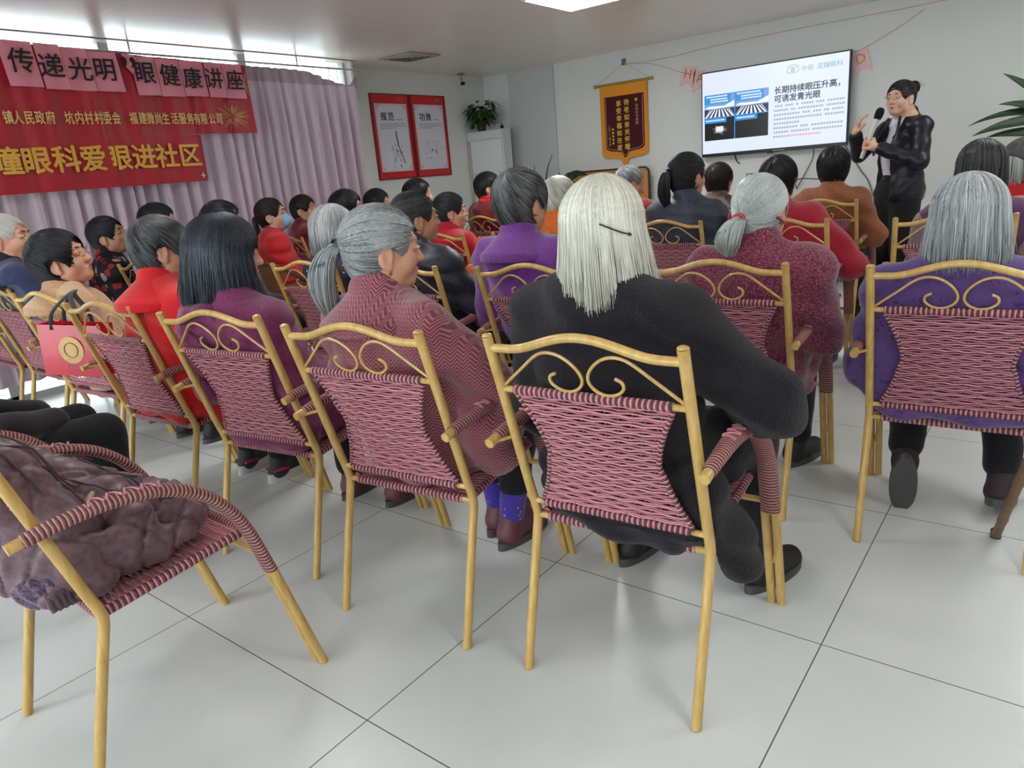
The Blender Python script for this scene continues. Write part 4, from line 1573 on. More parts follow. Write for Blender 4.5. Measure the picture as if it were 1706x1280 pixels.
def tail(par, name, key, p, pts, n, rs, w0=.012, w1=.03, bias=.5, r=.0013, wave=.006):
    """a hanging tail of hair from p through offsets pts"""
    C = spline([np.asarray(p) + np.asarray(q) for q in pts], 5)
    K = len(C)
    s = np.linspace(0, 1, K)
    wid = w0 + (w1 - w0) * np.sin(np.clip(s * 1.5, 0, 1) * np.pi / 2) - w1 * .55 * np.clip((s - .7) / .3, 0, 1)
    a = rs.rand(n) * 2 * np.pi
    n = int(n * 2.2); a = rs.rand(n) * 2 * np.pi
    q = .45 + .55 * np.sqrt(rs.rand(n))
    off = np.stack([np.cos(a) * q, np.sin(a) * q * .7, 0 * a], 1)
    P = C[None] + off[:, None] * wid[None, :, None]
    P[..., 0] += wave * np.sin(s * 7 + a[:, None] * 2) * s
    P[..., 2] += .02 * s * (rs.rand(n, 1) - .5)
    b = MB()
    b.tube(C, np.maximum(.004, wid * .5), 10, ti=bias * .5)
    strands(b, P, r * np.linspace(1.1, .6, K), np.clip(bias + .6 * (rs.rand(n) - .5), 0, 1))
    return b.build(name, hm(key), par, sharp=0)


def head_prims(F, T, S, age=1):
    def e(c, r, k=.02, op=0): F.ell(np.array(c) * S, np.array(r) * S, k * S, op, T)
    def c(a, b_, ra, rb, k=.02, op=0): F.cone(np.array(a) * S, np.array(b_) * S, ra * S, rb * S, k * S, None, op, T)
    e((0, -.012, .026), (.073, .091, .081), .02)
    e((0, .022, -.03), (.060, .066, .076), .03)
    e((0, .050, -.084), (.030, .032, .024), .03)
    for s in (-1, 1):
        e((s * .034, .056, -.032), (.024, .022, .024), .02)
        e((s * .046, .01, -.062), (.02, .034, .028), .025)
    c((-.034, .078, .026), (.034, .078, .026), .009, .009, .02)
    for s in (-1, 1):
        e((s * .030, .094, .006), (.015, .014, .011), .014, 1)
        e((s * .030, .078, .006), (.014, .0125, .0095), .006)
    c((0, .082, .010), (0, .102, -.028), .0065, .0105, .014)
    for s in (-1, 1):
        e((s * .0115, .093, -.030), (.0085, .010, .0075), .008)
    e((0, .0845, -.0555), (.021, .0085, .0055), .006)
    e((0, .0825, -.0655), (.018, .0085, .0055), .006)
    e((0, .094, -.0605), (.024, .006, .0012), .003, 1)
    for s in (-1, 1):
        e((s * .076, -.006, -.012), (.0095, .0215, .034), .008)
        e((s * .085, .001, -.008), (.007, .012, .020), .006, 1)
        e((s * .0745, .004, -.040), (.007, .010, .011), .006)


def face_bits(par, T, S, brow='black', eyes=True):
    Tc, Tm = np.asarray(T[0]), np.asarray(T[1])
    def loc(b): b.v = [(v * S) @ Tm.T + Tc for v in b.v]
    for s in (-1, 1):
        b = MB()
        F = Field(axis(-.02, .02, .0022), axis(-.02, .02, .0022), axis(-.012, .012, .0022))
        F.ell((0, 0, 0), (.0115, .008, .0042), .002)
        F.into(b)
        F = Field(axis(-.008, .008, .0016), axis(.002, .012, .0016), axis(-.006, .006, .0016))
        F.ell((0, .0045, 0), (.0046, .005, .0042), .002)
        F.into(b, mi=1)
        b.v = [v + np.array([s * .030, .0865, .006]) for v in b.v]
        loc(b); b.build('eye', [EYEW, EYED], par, 0)
        b = MB()
        b.tube(spline([(s * .014, .0925, .024), (s * .028, .0905, .029), (s * .043, .079, .026)], 4), np.linspace(.0032, .0014, 9), 6)
        loc(b); b.build('eyebrow', hm(brow), par, 0)
    b = MB()
    F = Field(axis(-.03, .03, .003), axis(.07, .105, .0026), axis(-.075, -.046, .0022))
    F.ell((0, .0852, -.0555), (.0185, .0088, .0050), .003); F.ell((0, .0835, -.0655), (.0155, .0088, .0050), .003)
    F.into(b); loc(b); b.build('lips', LIPS, par, 0)


def hand_prims(F, w, d, up, side, S=1.0, curl=.5, spread=.0):
    """palm and five fingers from wrist w along d; up is the back of the hand, side points to the thumb"""
    w, d, up, side = [np.asarray(q, float) for q in (w, d, up, side)]
    d = uni(d); side = uni(side - d * (side @ d)); up = np.cross(side, d) if (np.cross(side, d) @ up) > 0 else -np.cross(side, d)
    pc = w + d * .045 * S
    F.cone(w, w + d * .02 * S, .022 * S, .024 * S, .015)
    F.cone(w + d * .03 * S + side * .016 * S, w + d * .075 * S + side * .020 * S, .0145 * S, .0125 * S, .012)
    F.cone(w + d * .03 * S - side * .012 * S, w + d * .072 * S - side * .022 * S, .0145 * S, .0115 * S, .012)
    for i, (o, L) in enumerate(((.026, .068), (.009, .076), (-.009, .070), (-.025, .054))):
        p = w + d * .078 * S + side * o * S
        dd = uni(d + side * (o * spread * 8))
        a = curl * (1 + .08 * i)
        for j, f in enumerate((.42, .33, .27)):
            an = a * (j + .6)
            v = dd * math.cos(an) - up * math.sin(an)
            q = p + v * L * f * S
            F.cone(p, q, (.0090 - .0008 * j) * S, (.0084 - .0008 * j) * S, .005)
            p = q
    p = w + d * .022 * S + side * .020 * S
    v1 = uni(d * .55 + side * .8 - up * .25)
    q = p + v1 * .034 * S
    F.cone(p, q, .0125 * S, .0105 * S, .01)
    v2 = uni(d * .85 + side * (.45 - .6 * curl) - up * (.2 + .5 * curl))
    q2 = q + v2 * .028 * S
    F.cone(q, q2, .0100 * S, .0090 * S, .005)
    F.cone(q2, q2 + uni(v2 + d * .2 - up * .2 * curl) * .022 * S, .0088 * S, .0078 * S, .005)
# ------------------------------------------------------------------ people
def garment(F, J, st, ex=0.0):
    """torso and sleeves of a jacket over the joints J"""
    bk = J['bulk'] + ex
    pv, mid, nb = J['pv'], J['mid'], J['nb']
    fl = (1, 1.30, 1)
    F.cone(pv + np.array([0, 0, -.02]), mid, .165 + bk, .150 + bk, .05, fl)
    F.cone(mid, nb + np.array([0, .005, -.10]), .150 + bk, .135 + bk, .05, fl)
    F.cone(nb + np.array([0, 0, -.10]), nb + np.array([0, .005, -.012]), .10 + bk * .6, .058 + bk * .5, .05, (1, 1.15, 1))
    for s in (0, 1):
        F.cone(J['sh'][s], nb + np.array([0, .0, -.035]), .060 + bk, .055 + bk * .6, .05)
        F.cone(J['sh'][s], J['el'][s], .060 + bk, .052 + bk, .03)
        w = J['el'][s] + (J['wr'][s] - J['el'][s]) * .93
        F.cone(J['el'][s], w, .052 + bk, .040 + bk * .8, .025)
    if st.get('hem', .0):
        hz = st['hem']
        F.cone(pv, pv + np.array([-.10, .16, hz]), .12 + bk, .10 + bk * .7, .05)
        F.cone(pv, pv + np.array([.10, .16, hz]), .12 + bk, .10 + bk * .7, .05)


def rest(F, ex=0.0):
    """the back lies flat against the chair back"""
    X, Y, Z = np.meshgrid(F.x, F.y, F.z, indexing='ij')
    py = .10 + (Z - .385) * (-.145 / .49) + .014 + ex
    d = np.maximum((py - Y) * .96, np.maximum(.425 - Z, Z - .90))
    inside = (Z > .425) & (Z < .90)
    k = .012
    h = np.maximum(k - np.abs(F.D - d), 0) / k
    F.D = np.where(inside, np.maximum(F.D, d) + h * h * k * .25, F.D).astype(np.float32)
    seat = (np.abs(X) < .205) & (Y > .125) & (Y < .455)
    F.D = np.where(seat, np.maximum(F.D, .395 + (Y - .10) * .1 - Z), F.D).astype(np.float32)


def person(label, seat, hw, look, hairspec, jacket, trousers, shoe, skin=0, bulk=.012, hs=1.0, res=1, face=False, style=None, arms=None, feet=None,
           group=None, extra=None, seed=1, hood=False, collar=None, collar_mat=None, socks=None, sleeve=None):
    st = style or {}
    t = thing('person', label, 'person', (seat[0], seat[1], 0), seat[2], group)
    a = R(seat[2])
    ca, sa = math.cos(a), math.sin(a)
    def L(p): 
        dx, dy = p[0] - seat[0], p[1] - seat[1]
        return np.array([ca * dx + sa * dy, -sa * dx + ca * dy, p[2]])
    hc = L(hw)
    yaw = look[0] - seat[2]
    Rh = rotm(yaw, look[1], look[2])
    T = (hc, Rh)
    pv = np.array([hc[0] * .35, .235, .505])
    nb = hc + rotm(yaw * .3, look[1] * .3) @ np.array([0, -.035, -.142 * hs])
    mid = pv * .48 + nb * .52 + np.array([0, -.028, 0])
    tw = R(yaw * .25)
    sx = np.array([math.cos(tw), math.sin(tw), 0])
    SW = st.get('sw', .150)
    sh = [nb + sx * SW * s + np.array([0, .012, -.062]) for s in (-1, 1)]
    el = [sh[i] + np.array([s * .052, .035, -.235]) for i, s in ((0, -1), (1, 1))]
    wr = [np.array([pv[0] - .07, .47, .56]), np.array([pv[0] + .07, .47, .555])]
    for k, v in (arms or {}).items():
        (el if k[0] == 'e' else wr)[0 if k[1] == 'l' else 1] = np.array(v, float)
    ft = feet or {}
    kn = [np.array(ft.get('kl', (pv[0] - .115, .58, .485))), np.array(ft.get('kr', (pv[0] + .115, .58, .485)))]
    an = [np.array(ft.get('al', (-.12, .56, .085))), np.array(ft.get('ar', (.12, .56, .085)))]
    toe = [np.array(ft.get('tl', (-.135, .72, .03))), np.array(ft.get('tr', (.135, .72, .03)))]
    hip = [pv + np.array([s * .085, .02, -.01]) for s in (-1, 1)]
    J = dict(pv=pv, mid=mid, nb=nb, sh=sh, el=el, wr=wr, bulk=bulk)
    hb = (.010, .013, .018)[res]
    hf = (.0055, .0075, .011)[res]
    if face:
        hf = min(hf, .0048)
    hfx = [(hc[0] - .10 * hs, hc[0] + .10 * hs, hf)]
    X = axis(-.46, .46, hb, hfx); Y = axis(-.06, .80, hb, [(hc[1] - .12, hc[1] + .125, hf)]); Z = axis(0.0, hc[2] + .13, hb, [(hc[2] - .13, hc[2] + .13, hf)])
    # body: one continuous surface from head to feet
    F = Field(X, Y, Z)
    head_prims(F, T, hs)
    F.cone(hc + Rh @ np.array([0, -.028, -.05]) * hs, nb + np.array([0, .005, -.02]), .049 * hs, .054, .03)
    F.cone(nb + np.array([0, .0, -.05]), mid, .085, .115, .05, (1, 1.35, 1))
    F.cone(mid, pv, .115, .135, .05, (1, 1.35, 1))
    for i in (0, 1):
        F.cone(sh[i], nb + np.array([0, 0, -.06]), .042, .045, .04)
        F.cone(sh[i], el[i], .040, .034, .02)
        F.cone(el[i], wr[i], .034, .024, .02)
        F.cone(hip[i], kn[i], .072, .052, .03)
        F.cone(kn[i], an[i], .048, .032, .02)
        F.cone(an[i], toe[i], .032, .022, .02)
        d = uni(wr[i] - el[i]); 
        if res < 2:
            hd = uni(d + np.array([0, .3, -.5]))
            hand_prims(F, wr[i], hd, (0, .3, 1), (1 if i == 0 else -1, 0, 0), .95, .35)
        else:
            F.ell(wr[i] + d * .05, (.035, .055, .03), .02)
    rest(F, .006)
    b = MB(); F.into(b)
    b.build('body', SKIN[skin], t, 0)
    # jacket
    gx = (.010, .013, .017)[res]
    F = Field(axis(-.46, .46, gx), axis(-.12, .80, gx), axis(.2, nb[2] + .12, gx))
    garment(F, J, st)
    for (c0, c1, r0, r1, fl_) in st.get('add', []):
        F.cone(np.array(c0), np.array(c1), r0, r1, .03, fl_)
    if collar == 'stand':
        F.cone(nb + np.array([0, 0, -.02]), nb + np.array([0, -.002, .035]), .068 + bulk * .6, .062 + bulk * .4, .015)
    sd = seed * 1.7
    q = st.get('quilt', 0)
    am = st.get('fold', .005) * 1.4
    def dis(x, y, z):
        w = am * (np.sin(31 * x + 17 * z + sd) * np.sin(23 * z - 19 * y + 2 * sd) + .5 * np.sin(61 * z + 37 * x + 3 * y + sd))
        if q:
            w = w - .011 * (np.abs(np.sin(np.pi * (z + .15 * np.abs(x)) / q)) ** .6 - .6)
        return w
    F.warp(dis)
    rest(F)
    b = MB(); F.into(b)
    b.build('jacket', jacket, t, 0)
    if collar in ('fold', 'fur'):
        F = Field(axis(nb[0] - .2, nb[0] + .2, .007), axis(nb[1] - .17, nb[1] + .17, .007), axis(nb[2] - .12, nb[2] + .09, .007))
        hgt = st.get('collar_h', .03)
        F.cone(nb + np.array([0, -.004, hgt]), nb + np.array([0, -.018, -.050]), .062 + bulk * .7, .138 + bulk * .7, .02, (1, 1.04, 1))
        F.cone(nb + np.array([0, .045, hgt + .04]), nb + np.array([0, .06, -.12]), .05, .03, .01, None, 1)
        Zg = F.z[None, None, :] * np.ones_like(F.D)
        Yg = F.y[None, :, None] * np.ones_like(F.D)
        F.D = np.maximum(F.D, nb[2] - .058 + .35 * np.maximum(0, Yg - nb[1]) - Zg)
        b = MB(); F.into(b); b.build('collar', collar_mat or jacket, t, 30)
    if hood:
        F = Field(axis(nb[0] - .24, nb[0] + .24, .009), axis(nb[1] - .2, nb[1] + .17, .009), axis(nb[2] - .22, nb[2] + .10, .009))
        F.cone(nb + np.array([-.10, .02, -.02]), nb + np.array([0, -.085, -.05]), .045, .06, .03)
        F.cone(nb + np.array([.10, .02, -.02]), nb + np.array([0, -.085, -.05]), .045, .06, .03)
        F.ell(nb + np.array([0, -.10, -.10]), (.12, .05, .085), .04)
        F.warp(lambda x, y, z: .006 * np.sin(70 * x + 30 * z) * np.sin(40 * z + 22 * x))
        rest(F)
        b = MB(); F.into(b); b.build('hood', jacket, t, 0)
    # trousers
    F = Field(axis(-.40, .40, gx), axis(0, .80, gx), axis(.03, .64, gx))
    F.cone(pv + np.array([-.06, 0, -.005]), pv + np.array([.06, 0, -.005]), .105, .105, .04)
    for i in (0, 1):
        F.cone(hip[i], kn[i], .088, .066, .04)
        e = kn[i] + (an[i] - kn[i]) * st.get('leglen', .88)
        F.cone(kn[i], e, .064, .054, .03)
    F.warp(lambda x, y, z: .003 * np.sin(40 * z + 22 * x + sd) * np.sin(35 * y + sd))
    b = MB(); F.into(b); b.build('trousers', trousers, t, 0)
    # shoes
    if shoe is not None:
        for i in (0, 1):
            shoe_part(t, an[i], toe[i], shoe, (.008, .009, .012)[res])
            if socks is not None:
                b = MB(); b.tube([an[i] + (kn[i] - an[i]) * .03, an[i] + (kn[i] - an[i]) * .36], [.041, .047], 14)
                b.build('sock', socks, t)
    # hair
    hk, hkey, hn = hairspec[:3]
    kw = hairspec[3] if len(hairspec) > 3 else {}
    ob, tp, rs = hair(t, T, hs, {'pony': 'pony'}.get(hk, hk), hkey, hn, seed, **kw)
    if face:
        face_bits(t, T, hs, 'dark' if hkey not in ('black', 'brown', 'bluish') else 'black')
    if extra:
        extra(t, dict(T=T, S=hs, tp=tp, rs=rs, nb=nb, J=J, L=L, Rh=Rh, hc=hc))
    return t


SOLE_W = plain('shoe_sole_white', (206, 202, 198), .5)
SOLE_G = plain('shoe_sole_grey', (74, 70, 70), .6)


def shoe_part(t, an, toe, shoe, h):
    up_m, sole_m = shoe
    d = toe - an
    fw = uni(np.array([d[0], d[1], 0]) + 1e-9)
    tilt = math.atan2(d[2] + .055, np.linalg.norm(d[:2]) + 1e-9)
    fwd = fw * math.cos(tilt) + np.array([0, 0, 1]) * math.sin(tilt)
    sd = np.array([fw[1], -fw[0], 0])
    up = np.cross(sd, fwd)
    Rm = np.stack([sd, fwd, up], 1)
    base = an - up * .085 - fwd * .05           # under the heel
    T = (base, Rm)
    lo = np.minimum(an, toe) - .14; hi = np.maximum(an, toe) + .14
    F = Field(axis(lo[0], hi[0], h), axis(lo[1], hi[1], h), axis(max(-.01, lo[2]), hi[2], h))
    F.cone((0, .03, .042), (0, .185, .036), .038, .036, .02, None, 0, T)
    F.cone((0, .035, .05), (0, .05, .10), .036, .039, .02, None, 0, T)
    F.cone((0, .05, .09), (0, .15, .05), .032, .030, .02, None, 0, T)
    F.cone((0, -.05, -.045), (0, .30, -.045), .05, .05, .005, None, 1, T)
    b = MB(); F.into(b); o = b.build('shoe', up_m, t, 0)
    b = MB()
    P = []
    for k in range(28):
        a = 2 * math.pi * k / 28
        y = .105 + .128 * math.sin(a)
        x = math.cos(a) * (.041 + .004 * math.sin(a)) * (1 if abs(math.cos(a)) > .2 else .9)
        P.append((x, y))
    V = [tuple(base + Rm @ np.array([x, y, .0])) for x, y in P] + [tuple(base + Rm @ np.array([x * 1.02, y + .002, .040 if sole_m is SOLE_W else .026])) for x, y in P]
    n = len(P)
    b.add(V, [(i, (i + 1) % n, n + (i + 1) % n, n + i) for i in range(n)], [list(range(n - 1, -1, -1)), list(range(n, 2 * n))])
    b.build('sole', sole_m, o, 40)
    if sole_m is SOLE_W:
        red = plain('shoe_red_panel', (186, 52, 66), .6)
        for s in (-1, 1):
            b = MB()
            b.tube([tuple(base + Rm @ np.array([s * x, y, z])) for x, y, z in ((.030, -.005, .055), (.035, .03, .058), (.036, .07, .050))], [.006, .009, .004], 8)
            b.build('red_panel', red, o)
# ------------------------------------------------------------------ cloth materials of the audience
g = N('black_fur')
v = g.coord((1, 1, .35))
f = g.noise(v, 240, 3, .7)
f2 = g.noise(g.coord(), 7, 3)
c = g.mix(f, lin((10, 9, 12)), lin((34, 28, 36)))
c = g.mix(g.math('MULTIPLY', g.ramp(f2, .5, .8), .5), c, lin((42, 34, 44)))
g.set(c, .85, 0, .2, .12)
g.bump(f, .9, .006)
FUR = g.m

g = N('herringbone')
x, y, z = g.xyz(g.coord())
cols = g.math('DIVIDE', x, .024)
tri = g.math('ABSOLUTE', g.math('SUBTRACT', g.math('FRACT', cols), .5))
ph = g.math('ADD', g.math('DIVIDE', z, .0098), g.math('MULTIPLY', tri, 3.2))
k = g.ramp(g.math('ABSOLUTE', g.math('SUBTRACT', g.math('FRACT', ph), .5)), .14, .30)
nz = g.noise(g.coord(), 200, 2)
c = g.mix(k, lin((178, 108, 118)), lin((116, 58, 68)))
c = g.mix(g.math('MULTIPLY', nz, .35), c, lin((66, 48, 50)))
g.set(c, .9, 0, .2, .35)
g.bump(g.math('ADD', k, nz), .35, .0015)
HERR = g.m

g = N('mottled_maroon')
vo = g.n('ShaderNodeTexVoronoi')
vo.feature = 'DISTANCE_TO_EDGE'
vo.inputs['Scale'].default_value = 105
g.l(g.coord(), vo.inputs['Vector'])
nz = g.noise(g.coord(), 110, 3)
kk = g.ramp(g.math('ABSOLUTE', g.math('SUBTRACT', vo.outputs['Distance'], g.math('MULTIPLY', nz, .5))), .015, .09)
c = g.mix(kk, lin((166, 106, 124)), lin((108, 42, 64)))
g.set(c, .9, 0, .2, .3)
g.bump(vo.outputs['Distance'], .4, .002)
MOTT = g.m

g = N('floral_black')
vo = g.n('ShaderNodeTexVoronoi')
vo.inputs['Scale'].default_value = 21
g.l(g.coord(), vo.inputs['Vector'])
hs_ = g.n('ShaderNodeSeparateColor')
g.l(vo.outputs['Color'], hs_.inputs[0])
sp = g.math('LESS_THAN', vo.outputs['Distance'], g.math('MULTIPLY', hs_.outputs[0], .66))
pick = g.math('GREATER_THAN', hs_.outputs[1], .62)
pick2 = g.math('GREATER_THAN', hs_.outputs[2], .75)
fc = g.mix(pick, lin((192, 40, 44)), lin((126, 20, 66)))
fc = g.mix(pick2, fc, lin((216, 196, 190)))
fc = g.mix(g.noise(g.coord(), 90, 2), fc, lin((60, 30, 36)))
g.set(g.mix(sp, lin((20, 18, 24)), fc), .7, 0, .3)
FLORAL = g.m

g = N('black_white_dots')
vo = g.n('ShaderNodeTexVoronoi')
vo.inputs['Scale'].default_value = 26
g.l(g.coord(), vo.inputs['Vector'])
d = g.math('LESS_THAN', vo.outputs['Distance'], .13)
g.set(g.mix(d, lin((46, 44, 50)), lin((226, 226, 226))), .8, 0, .3)
DOTS = g.m

g = N('purple_dark_sprigs')
vo = g.n('ShaderNodeTexVoronoi')
vo.inputs['Scale'].default_value = 21
nz = g.noise(g.coord(), 40, 3, out='Color')
mxv = g.mix(.12, g.coord(), nz)
g.l(mxv, vo.inputs['Vector'])
rg = g.math('ABSOLUTE', g.math('SUBTRACT', vo.outputs['Distance'], .22))
d = g.math('LESS_THAN', rg, .06)
c = g.mix(g.noise(g.coord(), 150, 2), lin((96, 70, 126)), lin((74, 50, 102)))
g.set(g.mix(g.math('MULTIPLY', d, .75), c, lin((44, 28, 62))), .85, 0, .2, .3)
g.bump(g.noise(g.coord(), 180, 2), .3, .001)
SPRIG = g.m

MAGP = cloth('magenta_padded', (128, 44, 92), (108, 34, 76), 90, .3, .6, .2)
REDJ = cloth('bright_red', (226, 26, 34), (206, 16, 26), 200, .3, .8, .3)
CAMEL = cloth('camel_wool', (196, 154, 116), (176, 134, 98), 140, .4, .95, .5)
NAVY = cloth('navy_padded', (48, 56, 96), (36, 42, 78), 120, .3, .7, .2)
REDP = cloth('red_padded', (214, 28, 34), (186, 18, 26), 150, .3, .65, .2)
MAROON = cloth('maroon_wool', (132, 24, 48), (108, 16, 38), 150, .3, .85, .3)
BLKQ = cloth('black_quilted', (46, 48, 58), (30, 31, 40), 100, .3, .45, .1)
REDC = cloth('red_coat', (196, 26, 42), (170, 16, 32), 170, .3, .85, .3)
PURP = cloth('purple_wool', (126, 66, 150), (98, 44, 120), 230, .7, .95, .4)
ORNG = cloth('orange_vest', (228, 118, 44), (204, 92, 30), 150, .3, .8, .2)
NAVP = cloth('slate_padded', (66, 72, 88), (48, 52, 66), 100, .3, .5, .1)
BRNF = cloth('brown_fur', (112, 96, 80), (70, 58, 48), 120, .8, .9, .5)
BRNJ = cloth('dark_brown', (84, 66, 50), (66, 50, 38), 120, .3, .85, .2)
CRIM = cloth('crimson_knit', (176, 30, 52), (148, 20, 40), 240, .6, .9, .4)
RUST = cloth('rust_brown', (150, 92, 58), (126, 72, 42), 130, .3, .75, .2)
VEST = cloth('purple_vest', (92, 46, 92), (70, 32, 72), 150, .5, .9, .4)
GREYS = cloth('taupe_sleeve', (150, 128, 124), (126, 106, 104), 150, .3, .9, .3)
REDS = cloth('red_scarf', (226, 30, 36), (196, 20, 28), 160, .5, .9, .4)
DKRED = cloth('dark_red_wool', (134, 24, 34), (112, 16, 26), 160, .4, .9, .3)
BLKT = cloth('black_trousers', (24, 24, 28), (16, 16, 20), 160, .2, .85, .1)
NVT = cloth('navy_trousers', (36, 44, 58), (26, 32, 46), 160, .2, .85, .1)
BLKW = cloth('black_top', (30, 28, 32), (20, 18, 22), 160, .3, .85, .2)
LAV = cloth('lavender_lining', (176, 120, 186), (150, 96, 164), 120, .3, .8, .2)
SH_BLK = (plain('shoe_black', (26, 24, 28), .6, .2, 90), SOLE_G)
SH_BRN = (plain('shoe_wine', (110, 58, 66), .5, .15, 40), SOLE_G)
SH_SNK = (plain('shoe_black_red', (34, 34, 42), .6, .2, 50), SOLE_W)
SH_WIN = (plain('shoe_dark_wine', (52, 34, 40), .7, .2, 60), SOLE_G)
g = N('purple_sock')
vo = g.n('ShaderNodeTexVoronoi'); vo.inputs['Scale'].default_value = 45
g.l(g.coord(), vo.inputs['Vector'])
g.set(g.mix(g.math('LESS_THAN', vo.outputs['Distance'], .16), lin((70, 52, 150)), lin((190, 170, 140))), .9, 0, .2, .3)
SOCKP = g.m
SOCKB = cloth('black_sock', (34, 34, 36), (26, 26, 28), 200, .2, .9, .2)
GOLDM = plain('gold_wire', (200, 160, 90), .25, .05, 40, metal=.9)
REDB = plain('red_band', (190, 60, 70), .5)
MASKM = cloth('mask_blue', (150, 200, 240), (126, 180, 228), 120, .3, .7, .1)
BLKM = plain('black_wire', (20, 20, 22), .4)


def pt(K, p):
    """head frame to person frame"""
    return (np.asarray(p, float) * K['S']) @ np.asarray(K['T'][1]).T + np.asarray(K['T'][0])


def wire(t, K, name, pts, r, m, closed=False):
    b = MB(); b.tube([pt(K, p) for p in pts], r, 7, closed=closed); return b.build(name, m, t)


def glasses(t, K, m=GOLDM):
    b = MB()
    for s in (-1, 1):
        b.tube([pt(K, (s * .031 + .021 * math.cos(a), .104 - .012 * abs(math.cos(a)) * (1 if s * math.cos(a) > 0 else .2), .005 + .017 * math.sin(a))) for a in np.linspace(0, 6.283, 19)[:-1]], .0011, 6, closed=True)
        b.tube([pt(K, p) for p in ((s * .052, .092, .010), (s * .072, .05, .012), (s * .078, -.002, .008), (s * .079, -.012, -.004))], .0011, 6)
    b.tube([pt(K, p) for p in ((-.010, .104, .008), (0, .108, .011), (.010, .104, .008))], .0011, 6)
    b.build('glasses', m, t)


def ex_A(t, K):
    h = Head(.017)
    P = []
    for s in np.linspace(0, 1, 8):
        d = uni(np.array([.42 + .42 * s, -.86 + .5 * s, .0 - .32 * s]))
        P.append(h.SC + d * h.rad(d[None])[0] * (1.07 + .07 * math.sin(math.pi * s)))
    wire(t, K, 'hair_pin', P, .0016, BLKM)
    wire(t, K, 'hair_clip', P[-2:], .0045, BLKM)


def ex_B(t, K):
    tail(t, 'ponytail', 'grey', K['tp'], [(0, 0, .0), (-.012, -.022, -.012), (-.035, -.030, -.05), (-.055, -.022, -.10), (-.058, -.014, -.155), (-.05, -.004, -.19)], 420, K['rs'], .016, .042, .42)
    b = MB(); b.tube([K['tp'] + np.array([.017 * math.cos(a), -.006, .017 * math.sin(a)]) for a in np.linspace(0, 6.283, 14)[:-1]], .005, 7, closed=True); b.build('hair_tie', BLKM, t)
    b = MB(); b.lathe([(0, -.006), (.006, 0), (0, .006)], 8, tuple(pt(K, (.076, .006, -.056)))); b.build('earring', GOLDM, t)


def ex_W(t, K):
    tail(t, 'ponytail', 'silver', K['tp'], [(0, 0, 0), (-.008, -.022, -.012), (-.020, -.030, -.045), (-.030, -.022, -.085), (-.030, -.012, -.112)], 320, K['rs'], .018, .042, .45)
    b = MB(); b.tube([K['tp'] + np.array([.018 * math.cos(a), -.010, .018 * math.sin(a) - .006]) for a in np.linspace(0, 6.283, 14)[:-1]], .006, 7, closed=True); b.build('hair_tie', REDB, t)
    wire(t, K, 'headband', [(.062, -.062, -.006), (.078, -.045, -.02), (.088, -.028, -.035), (.092, -.012, -.045)], .003, REDB)
    wire(t, K, 'headband', [(.066, -.060, -.014), (.082, -.043, -.028), (.091, -.026, -.042)], .0025, plain('band_dark', (90, 50, 54), .5))


def ex_U(t, K):
    tail(t, 'ponytail', 'black', K['tp'], [(0, 0, 0), (-.01, -.022, -.012), (-.018, -.026, -.07), (-.02, -.018, -.14), (-.016, -.01, -.19)], 220, K['rs'], .014, .036, .35, .0016)
    b = MB(); b.tube([K['tp'] + np.array([.016 * math.cos(a), -.006, .016 * math.sin(a)]) for a in np.linspace(0, 6.283, 12)[:-1]], .005, 6, closed=True); b.build('hair_tie', BLKM, t)


def ex_O(t, K):
    b = MB(); b.lathe([(0, -.006), (.006, 0), (0, .006)], 8, tuple(pt(K, (.077, .004, -.058)))); b.build('earring', GOLDM, t)
    tail(t, 'ponytail', 'dark', K['tp'], [(0, 0, 0), (-.006, -.02, -.02), (-.008, -.016, -.07), (-.006, -.008, -.11)], 120, K['rs'], .014, .028, .3, .0016)


def ex_P(t, K):
    tail(t, 'ponytail', 'black', K['tp'], [(0, 0, 0), (-.01, -.02, .0), (-.03, -.024, -.05), (-.045, -.016, -.11)], 160, K['rs'], .016, .032, .25, .0018)
    wire(t, K, 'hair_clip', [(-.03, -.095, .045), (0, -.104, .06), (.03, -.098, .052)], .006, plain('clip_pearl', (206, 206, 206), .3))


def ex_I(t, K):
    b = MB()
    F = Field(axis(-.075, .075, .005), axis(-.0, .125, .005), axis(-.115, 0, .005))
    F.ell((0, .045, -.055), (.058, .067, .052), .01)
    F.cone((0, .09, -.02), (0, .11, -.05), .012, .012, .03)
    F.cone((-.1, .02, -.05), (.1, .02, -.05), .058, .058, .005, (0.01, 1, .8), 1)
    F.into(b)
    b.v = [(v * K['S']) @ np.asarray(K['T'][1]).T + np.asarray(K['T'][0]) for v in b.v]
    b.build('face_mask', MASKM, t, 0)
    for s in (-1, 1):
        wire(t, K, 'mask_loop', [(s * .055, .07, -.03), (s * .07, .03, -.012), (s * .080, -.004, .006)], .0013, plain('loop_white', (220, 226, 232), .6))
    tail(t, 'ponytail', 'brown', K['tp'], [(0, 0, 0), (0, -.012, -.03), (.004, -.006, -.1), (.008, .0, -.16)], 120, K['rs'], .014, .026, .3, .0018)


def ex_Q(t, K):
    nb = K['nb']
    F = Field(axis(nb[0] - .16, nb[0] + .16, .009), axis(nb[1] - .14, nb[1] + .16, .009), axis(nb[2] - .06, nb[2] + .10, .009))
    F.cone(nb + np.array([0, .01, -.01]), nb + np.array([0, .015, .05]), .088, .074, .02)
    F.warp(lambda x, y, z: .005 * np.sin(z * 150 + 20 * x))
    b = MB(); F.into(b); b.build('scarf', REDS, t, 0)


